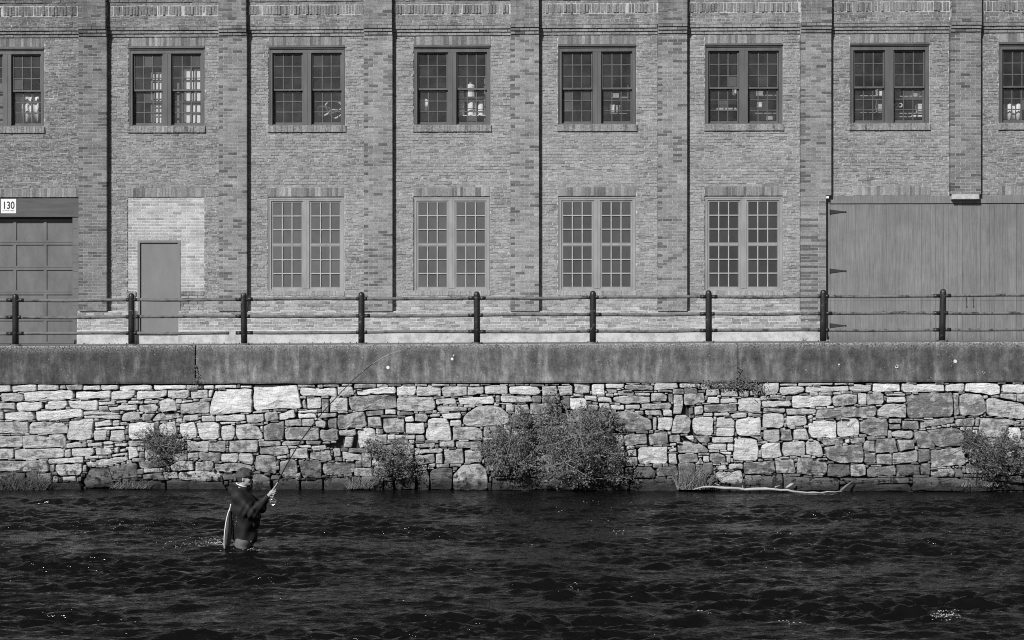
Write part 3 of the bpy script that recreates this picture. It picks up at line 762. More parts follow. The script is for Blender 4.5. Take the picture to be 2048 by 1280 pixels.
for r, (va, vb) in enumerate(zip(secs[:-1], secs[1:])):
    za, zb = az(va, YF, 80), az(vb, YF, 80)
    sm = MB(); sm.box(gx0, gx1, yp + .012, yp + .05, za + .004, zb - .002)
    for xc in cols[1:-1]: sm.bev(xc - .075, xc, yp - .010, yp + .0121, za + .004, zb - .002, .003)      # stiles
    sm.bev(gx0, gx1, yp - .012, yp + .012, zb - .055, zb - .003, .004); sm.bev(gx0, gx1, yp - .012, yp + .012, za + .006, za + .05, .004)
    sec = sm.build('door_section', M['garage'], garage, (gx0, yp, za))
wb = MB()
wb.box(gx0, gx1, yp, yp + .03, az(441, YF, 80), az(432, YF, 80) + .1); wb.build('header_shadow_strip', M['black'], garage)  # black strip painting in the header's shadow on the recessed door

# address plate: a thing of its own
sx0, sx1, sz0, sz1 = ax(1.2, YF), ax(31.6, YF), az(426.5, YF, 16), az(397.8, YF, 16)
sign = thing('address_sign', (sx0, yg - .006, sz0), 'small white plate reading 130 N. WATER STREET on the garage header', 'sign')
sp = MB(); sp.bev(sx0, sx1, yg - .008, yg - .0005, sz0, sz1, .002); sp.build('plate', M['sign_white'], sign)
def text(body, size, x, y, z, mat, parent, name, bold=0.0, sx=1.0):
    cu = bpy.data.curves.new(name, 'FONT'); cu.body = body; cu.size = size; cu.align_x = 'CENTER'; cu.align_y = 'CENTER'; cu.extrude = .001; cu.offset = bold
    to = bpy.data.objects.new('tmp', cu); COL.objects.link(to)
    bpy.context.view_layer.update(); dg = bpy.context.evaluated_depsgraph_get()
    me = bpy.data.meshes.new_from_object(to.evaluated_get(dg)); bpy.data.objects.remove(to)
    me.transform(Matrix.Diagonal((sx, 1, 1, 1))); me.transform(Matrix.Rotation(R(90), 4, 'X')); me.materials.clear(); me.materials.append(mat)
    o = bpy.data.objects.new(name, me); link(o, parent, (x, y, z)); return o
sw = sx1 - sx0
text('130', .245, (sx0 + sx1) / 2, yg - .0092, sz0 + .182, M['black'], sign, 'house_number', .004, .80)
text('N. WATER STREET', .038, (sx0 + sx1) / 2, yg - .0092, sz0 + .063, M['black'], sign, 'street_name', .0, .92)

# plank loading door on the right
yl = YF + .0
hb = MB(); zh = az(406.8, YF, 1850); hb.bev(LOAD[0] + .004, LOAD[1], YF - .012, YF + .2, zh, 6.383, .004, .20)
load = hb.build('loading_door', M['plank'], building, (LOAD[0], YF, 3.0)); load['label'] = 'wide grey plank loading door with strap hinges'
jm = MB(); jm.bev(LOAD[0] + .004, ax(1660, YF), YF - .004, YF + .2, 2.9, zh - .002, .004, .20); jm.build('door_jamb', M['plank'], load)
lines = [1660.6, 1668.5, 1685, 1694, 1711, 1720.5, 1739, 1747, 1764.5, 1774, 1791, 1800, 1817, 1828.5, 1843.5, 1861, 1871, 1888, 1897, 1915, 1925.5, 1953, 1962, 1980, 1989, 2006.5, 2016.5, 2033.5, 2043, 2060, 2069, 2086, 2095, 2112, 2121, 2138, 2147, 2164, 2173, 2190]
kick = az(601.5, YF, 1800); tn = 0.2
for a, b in zip(lines[:-1], lines[1:]):
    xa, xb = ax(a, YF), ax(b, YF)
    tn = br.gauss(.195, .007); bev = .004 if a > 1840 else .0022
    for z0, z1 in ((2.93, kick - .001), (kick + .001, zh - .003)):
        m_ = MB(); off = br.uniform(0, .004) + (.004 if z0 > 3 else 0); g_ = .0022 if a > 1840 else .0008
        m_.bev(xa + g_, xb - g_, YF + .008 + off, YF + .05, z0, z1, bev, tn); m_.build('plank', M['plank'], load, (xa, YF, z0))
bkp = MB(); bkp.box(LOAD[0] + .1, LOAD[1], YF + .045, YF + .2, 2.9, zh); bkp.build('door_backing', M['black'], load)
for v in (423.5, 541.5, 651.0):
    zc = az(v, YF, 1676); xa, xb = ax(1660.3, YF), ax(1689, YF)
    m_ = MB(); y_ = YF - .004; h0 = .052
    vs = [(xa, y_, zc - h0), (xa, y_, zc + h0), (xb, y_, zc + .008), (xb, y_, zc - .008)]
    m_.add([*vs, *[(x, y_ + .012, z) for x, y, z in vs]], [(0, 3, 2, 1), (0, 1, 5, 4), (1, 2, 6, 5), (2, 3, 7, 6), (3, 0, 4, 7)])
    m_.lathe([(.001, -.006), (.018, -.006), (.018, .006), (.001, .006)], (0, 0, 0), 8) if False else None
    m_.tube([(xb + .02, y_ - .002, zc), (xb + .02, y_ + .010, zc)], .022, 8); m_.tube([(xa - .004, y_ - .004, zc - h0), (xa - .004, y_ - .004, zc + h0)], .012, 8)
    m_.build('strap_hinge', M['hinge'], load, (xa, YF, zc))
for u in (1932, 1945.5):
    x = ax(u, YF); m_ = MB(); z1 = az(594, YF, u); z0 = az(613, YF, u)
    m_.tube([(x, YF - .008, z1), (x + .012, YF - .008, (z0 + z1) / 2), (x + .015, YF - .010, z0)], .0065, 6); m_.tube([(x + .015, YF - .012, z0), (x + .015, YF, z0)], .014, 8); m_.build('pull_handle', M['hinge'], load)
# stone and steel seats where the cut-off pilasters end
m_ = MB(); m_.bev(ax(1903, YF - .1), ax(1957.5, YF - .1), YF - PD - .02, YF + .05, az(398.6, YF - .1, 1930), 6.394, .006); m_.build('bearing_plate', M['mortar'], building)
m_ = MB(); m_.bev(ax(1651, YF - .1), ax(1657.5, YF - .1), YF - PD + .01, YF + .02, az(397, YF - .1, 1654), az(392.5, YF - .1, 1654), .004); m_.build('bearing_stone', M['white'], building)

# upper storey room, seen through the glass
yb = YF + .36
rm = MB(); zf, zcg, yr = 7.25, 10.75, YF + 7.5
rm.quad((XL, yb, zf), (XR, yb, zf), (XR, yr, zf), (XL, yr, zf)); rm.build('upper_floor', M['room'], building)
rm = MB(); rm.quad((XL, yr, zcg), (XR, yr, zcg), (XR, yb, zcg), (XL, yb, zcg))
for k in range(12):
    x = XL + 1.2 + k * 2.6; rm.box(x, x + .22, yb, yr, zcg - .32, zcg - .001)
rm.build('upper_ceiling', M['room_ceiling'], building)
BACKW = [(ax(300, yr), ax(330, yr)), (ax(350, yr), ax(403, yr)), (ax(-30, yr), ax(30, yr))]
bh = [(a, b, 8.9, 10.35) for a, b in BACKW]
rm = MB(); backing(rm, XL, XR, zf, zcg, yr, bh, .25); rm.build('upper_back_wall', M['room'], building)
for a, b, c, d in bh:
    fm_ = MB(); nx = 3 if b - a > .5 else 2
    for q in range(nx + 1): x = a + (b - a) * q / nx; fm_.box(x - .035, x + .035, yr + .02, yr + .08, c, d)
    for q in range(5): z = c + (d - c) * q / 4; fm_.box(a, b, yr + .025, yr + .075, z - .03, z + .03)
    fm_.build('far_window', M['frame_dark'], building)
rm = MB(); rm.quad((XL, yb, zf), (XL, yr, zf), (XL, yr, zcg), (XL, yb, zcg)); rm.quad((XR, yr, zf), (XR, yb, zf), (XR, yb, zcg), (XR, yr, zcg)); rm.build('upper_end_walls', M['room'], building)
rf = MB(); rf.box(XL, XR, YF - .05, yr + .4, ZTOP - .001, ZTOP + .15); rf.box(XL, XR, yr + .25, yr + .4, zcg + .001, ZTOP - .002); rf.build('roof', M['room'], building)

# what stands inside the upper windows
def uz(v, u, Y): return at(u, v, Y)[2]
def tank(u, v0, v1, r, Y, label):
    x = ax(u, Y); z0, z1 = uz(v1, u, Y), uz(v0, u, Y); h = z1 - z0
    t_ = thing('storage_tank', (x, Y, z0), label, 'tank', 'white tanks inside the upper window')
    m_ = MB(); m_.lathe([(r * .9, 0), (r, .03), (r, h * .82), (r * .75, h * .93), (r * .35, h)], (x, Y, z0), 16); m_.build('tank_body', M['white'], t_, smooth=False)
    m_ = MB(); m_.lathe([(r * 1.03, h * .40), (r * 1.03, h * .45)], (x, Y, z0), 16); m_.build('band', M['shelf'], t_)
    m_ = MB(); m_.lathe([(r * .3, h), (r * .3, h + .05)], (x, Y, z0), 10); m_.build('lid', M['shelf'], t_)
yt = YF + .50
sh = thing('steel_rack', (ax(944, yt), yt, 7.25), 'steel rack holding white tanks inside the third full upper window', 'rack')
m_ = MB()
for v in (232.5, 196): m_.box(ax(912, yt), ax(972, yt), yt - .22, yt + .22, uz(v + 2, 944, yt), uz(v, 944, yt))
m_.build('shelf_board', M['white'], sh)
m_ = MB()
for u in (914, 970):
    x = ax(u, yt); m_.box(x - .015, x + .015, yt - .2, yt - .17, 7.25, uz(160, u, yt)); m_.box(x - .015, x + .015, yt + .17, yt + .2, 7.25, uz(160, u, yt))
m_.build('upright', M['shelf'], sh)
tank(921, 200, 232.3, .10, yt, 'left white tank on the lower shelf in the third full upper window')
tank(944, 199, 232.3, .12, yt, 'middle white tank on the lower shelf in the third full upper window')
tank(963, 202, 232.3, .085, yt, 'right slim white tank on the lower shelf in the third full upper window')
tank(941, 168, 195.7, .115, yt, 'white tank on the upper shelf in the third full upper window')
tank(921, 172, 195.7, .085, yt, 'slim white tank on the upper shelf beside the larger one')
def sheet(u0, u1, v0, v1, Y, label, folds=5, name='hanging_sheet', cat='sheet', mat='cloth'):
    x0, x1 = ax(u0, Y), ax(u1, Y); z1, z0 = uz(v0, u0, Y), uz(v1, u0, Y); n = 24; vs = []; fs = []
    for i in range(n + 1):
        x = x0 + (x1 - x0) * i / n; y = Y + .03 * math.sin(i / n * folds * 6.283) + .01 * math.sin(i * 2.1)
        vs += [(x, y, z0), (x, y - .01, z1)]
    for i in range(n): fs.append((2 * i, 2 * i + 2, 2 * i + 3, 2 * i + 1))
    m_ = MB(); m_.add(vs, fs); o = m_.build(name, M[mat], None, ((x0 + x1) / 2, Y, z0), smooth=True)
    md = o.modifiers.new('thickness', 'SOLIDIFY'); md.thickness = .006
    tag(o, label, cat, 'pale sheets hanging inside the upper windows')
sheet(24, 79, 194, 246, YF + .40, 'pale folded sheet hanging inside the upper window at the left edge')
sheet(838, 857, 198, 222, YF + .34, 'small pale card behind one pane of the third full upper window', 1, 'window_card', 'card')
sheet(2006, 2041, 208, 244, YF + .5, 'pale blind hanging inside the upper window at the right edge', 2)
def boxes(rows, label, cat='box', group='boxes and parts on shelves inside the upper windows'):
    for (u0, u1, v0, v1, Y, mat, lab) in rows:
        m_ = MB(); m_.bev(ax(u0, Y), ax(u1, Y), Y, Y + .25, uz(v1, u0, Y), uz(v0, u0, Y), .006)
        o = m_.build('storage_box', M[mat], None, (ax(u0, Y), Y, uz(v1, u0, Y)))
        # a lid flap and a tape strip so that it reads as a carton
        l_ = MB(); l_.box(ax(u0, Y) - .006, ax(u1, Y) + .006, Y - .006, Y + .256, uz(v0, u0, Y) - .03, uz(v0, u0, Y) + .004); l_.build('lid', M[mat], o)
        tag(o, lab, cat, group)
ys_ = YF + .46
def rack(u0, u1, vs_, label):
    t_ = thing('shelf_rack', (ax(u0, ys_), ys_, 7.25), label, 'shelf', 'shelves inside the upper windows')
    for v in vs_:
        m_ = MB(); m_.box(ax(u0, ys_), ax(u1, ys_), ys_ - .02, ys_ + .34, uz(v + 1.6, u0, ys_), uz(v, u0, ys_)); m_.build('shelf_board', M['card'], t_)
    for u in (u0, u1):
        x = ax(u, ys_); m_ = MB(); m_.box(x - .012, x + .012, ys_, ys_ + .03, 7.25, uz(170, u, ys_)); m_.build('upright', M['shelf'], t_)
rack(1705, 1772, (191, 224), 'shelf rack behind the left half of the upper window over the plank door')
rack(1786, 1850, (192, 226, 233), 'shelf rack behind the right half of the upper window over the plank door')
boxes([(1756, 1765, 178, 191, ys_, 'white', 'white box on the top left shelf in the window over the plank door'), (1755, 1767, 198, 224, ys_, 'card', 'tall pale carton on the lower shelf behind the window over the plank door'),
       (1789, 1801, 177, 192, ys_, 'card', 'pale carton on the top shelf, right half of the window over the plank door'), (1827, 1838, 187, 192, ys_, 'card', 'low flat carton on the top shelf, right half of the window over the plank door'),
       (1836, 1844, 208, 226, ys_, 'white', 'narrow white box on the lower shelf, right end of the window over the plank door'), (1824, 1846, 230.5, 233, ys_, 'white', 'thin white box on the bottom shelf of the window over the plank door')], '')
def coil(u, v, r):
    Y = ys_ - .01; x = ax(u, Y); z = uz(v, u, Y); pts = [(x + r * math.cos(a), Y, z + r * math.sin(a)) for a in np.linspace(0, 6.283, 15)]
    m_ = MB(); m_.tube(pts, r * .28, 6, caps=False); return m_
for i, (u, v) in enumerate(((1793, 210.5), (1800.5, 210.5))):
    m_ = coil(u, v, .045); o = m_.build('metal_ring', M['white'], None, (ax(u, ys_), ys_, uz(v, u, ys_))); tag(o, ['left', 'right'][i] + ' of two pale metal rings on the shelf above the plank door', 'ring', 'metal rings on the shelf')
# added white gridded panel, standing in for the bright far windows
yq = YF + .42
pt_ = thing('bright_window_standin', (ax(350, yq), yq, 7.25), 'added white gridded panel standing in for bright far windows behind the first full upper window', 'stand-in panel')
m_ = MB(); g_ = MB()
for (u0, u1, v0, v1, nc, nr) in ((303, 324, 146, 250, 3, 6), (360, 402, 140, 250, 4, 5)):
    xa, xb, z0, z1 = ax(u0, yq), ax(u1, yq), uz(v1, u0, yq), uz(v0, u0, yq)
    g_.box(xa, xb, yq + .012, yq + .02, z0, z1)
    for q in range(nc + 1): x = xa + (xb - xa) * q / nc; m_.box(x - .014, x + .014, yq - .01, yq + .0115, 7.25, z1)
    for q in range(nr + 1): z = z0 + (z1 - z0) * q / nr; m_.box(xa, xb, yq - .008, yq + .011, z - .012, z + .012)
g_.build('white_panel', M['white'], pt_); m_.build('bars', M['shelf'], pt_)
rack(1420, 1478, (205, 218), 'shelf rack behind the left half of the fifth full upper window')
rack(1497, 1556, (190, 226), 'shelf rack behind the right half of the fifth full upper window')
boxes([(1468, 1473, 176, 187, YF + .4, 'white', 'small white card box high behind the left half of the fifth full upper window'), (1425, 1472, 216, 218, ys_, 'card', 'long thin carton on the shelf of the fifth full upper window'), (1440, 1474, 203.2, 205, ys_, 'white', 'long thin white box on the upper shelf of the fifth full upper window'),
       (1500, 1526, 182, 190, ys_, 'card', 'flat pale carton on the top shelf of the fifth full upper window'), (1515, 1524, 205, 214, YF + .4, 'white', 'small white box in the middle of the fifth full upper window'),
       (1499, 1510, 214, 226, ys_, 'card', 'square carton on the lower shelf of the fifth full upper window'), (1533, 1549, 228, 240, YF + .5, 'card', 'dim carton at the bottom right of the fifth full upper window')], '')
rack(1204, 1256, (194, 226), 'shelf rack behind the right half of the fourth full upper window')
boxes([(1206, 1222, 184, 194, ys_, 'card', 'low carton on the upper shelf of the fourth full upper window'), (1226, 1238, 187, 194, ys_, 'card', 'small carton beside the low one on the upper shelf of the fourth full upper window'), (1207, 1216, 213, 226, ys_, 'card', 'left carton on the lower shelf of the fourth full upper window'), (1219, 1229, 209, 226, ys_, 'white', 'white box on the lower shelf of the fourth full upper window'), (1232, 1240, 211, 226, ys_, 'card', 'narrow carton on the lower shelf of the fourth full upper window')], '')
for i, (u, v, r) in enumerate(((648, 222, .16), (668, 214, .2), (672, 228, .14))):
    Y = YF + .5; x = ax(u, Y); z = uz(v, u, Y)
    pts = [(x + r * math.cos(a), Y + .12 * math.sin(a * 2), z + r * .7 * math.sin(a)) for a in np.linspace(0, 6.283, 17)]
    m_ = MB(); m_.tube(pts, .022, 6, caps=False); o = m_.build('hose_coil', M['white'], None, (x, Y, z))
    tag(o, ['pale hose loop lying low left in the right half of the second full upper window', 'largest pale hose loop, uppermost in the right half of the second full upper window', 'small pale hose loop at the bottom right of the second full upper window'][i], 'hose', 'pale hose loops inside the second full upper window')

# ------------------------------------------------------------------ the river wall: concrete cap on rubble stone
rwall = thing('retaining_wall', (0, YW, 0), 'pale rubble stone river wall under a stained concrete cap', 'wall')
def cap(xa, xb, tone, label):
    nx = max(2, int((xb - xa) / .11)); rows = [0, .05, .2, .4, .6, .80, .90, .97, 1.0]
    vs = []; fs = []; tn = []; ed = []
    for i in range(nx + 1):
        x = xa + (xb - xa) * i / nx; zb, zt = z_capbot(x), z_cap(x)
        endb = .012 if i in (0, nx) else 0
        for j, r in enumerate(rows):
            n_ = mnoise.fractal(Vector((x * 1.3, r * 1.5, 3)), 1, 2, 4) * .010
            y = YW - .035 + n_ + endb
            if j == 0: y += .012
            if j == len(rows) - 1: y += .022
            z = zb + (zt - zb) * r + (mnoise.noise(Vector((x * 2.1, 7, 1))) * .014 if j == 0 else 0) + (mnoise.noise(Vector((x * 3.1, 9, 1))) * .006 if j >= 7 else 0)
            vs.append((x, y, z)); tn.append(tone); ed.append({5: .12, 6: .55, 7: 1.0, 8: 1.0}.get(j, 0.0))
        vs.append((x, YW + .66, z_cap(x))); tn.append(tone * 1.15); ed.append(.25)
        vs.append((x, YW + .66, zb)); tn.append(tone); ed.append(0)
    m_ = len(rows) + 2
    for i in range(nx):
        for j in range(m_):
            k = (j + 1) % m_; fs.append((i * m_ + j, (i + 1) * m_ + j, (i + 1) * m_ + k, i * m_ + k))
    fs.append(tuple(range(m_))[::-1]); fs.append(tuple(nx * m_ + j for j in range(m_)))
    b_ = MB(); b_.add(vs, fs, tn, ed); o = b_.build('concrete_cap', M['concrete'], rwall, ((xa + xb) / 2, YW, 2.2)); o['label'] = label; return o
J1, J2 = ax(391.5, YW), ax(1475.5, YW)
cap(XL, J1 - .014, .076, 'dark stained left length of the concrete cap'); cap(J1 + .014, J2 - .007, .132, 'long middle length of the concrete cap'); cap(J2 + .007, XR, .096, 'right length of the concrete cap with lichen specks')
for (u, v, r, ring) in ((776, 735, .036, 0), (1910.5, 722.5, .038, 0), (1793.5, 733, .030, 1), (1678, 729, .015, 0), (904, 718, .03, 0), (907, 711, .016, 0)):
    x, y, z = at(u, v, YW - .045); p_ = MB()
    if ring: p_.tube([(x + r * math.cos(a), y, z + r * math.sin(a)) for a in np.linspace(2.6, 8.0, 14)], .009, 6)
    else:
        n = 12; q = [(x + r * br.uniform(.85, 1.1) * math.cos(6.283 * i / n), y, z + r * br.uniform(.85, 1.1) * math.sin(6.283 * i / n)) for i in range(n)]
        p_.add(q + [(a, b + .03, c) for a, b, c in q], [tuple(range(n))] + [(i, i + n, (i + 1) % n + n, (i + 1) % n) for i in range(n)])
    p_.build('pale_spot', M['cloth'], rwall)
core = MB()
n = 40; xs = np.linspace(XL, XR, n)
for a, b in zip(xs[:-1], xs[1:]): core.quad((a, YW + .15, -.6), (b, YW + .15, -.6), (b, YW + .15, z_capbot(b) + .05), (a, YW + .15, z_capbot(a) + .05))
core.build('earth_core', M['earth'], rwall)

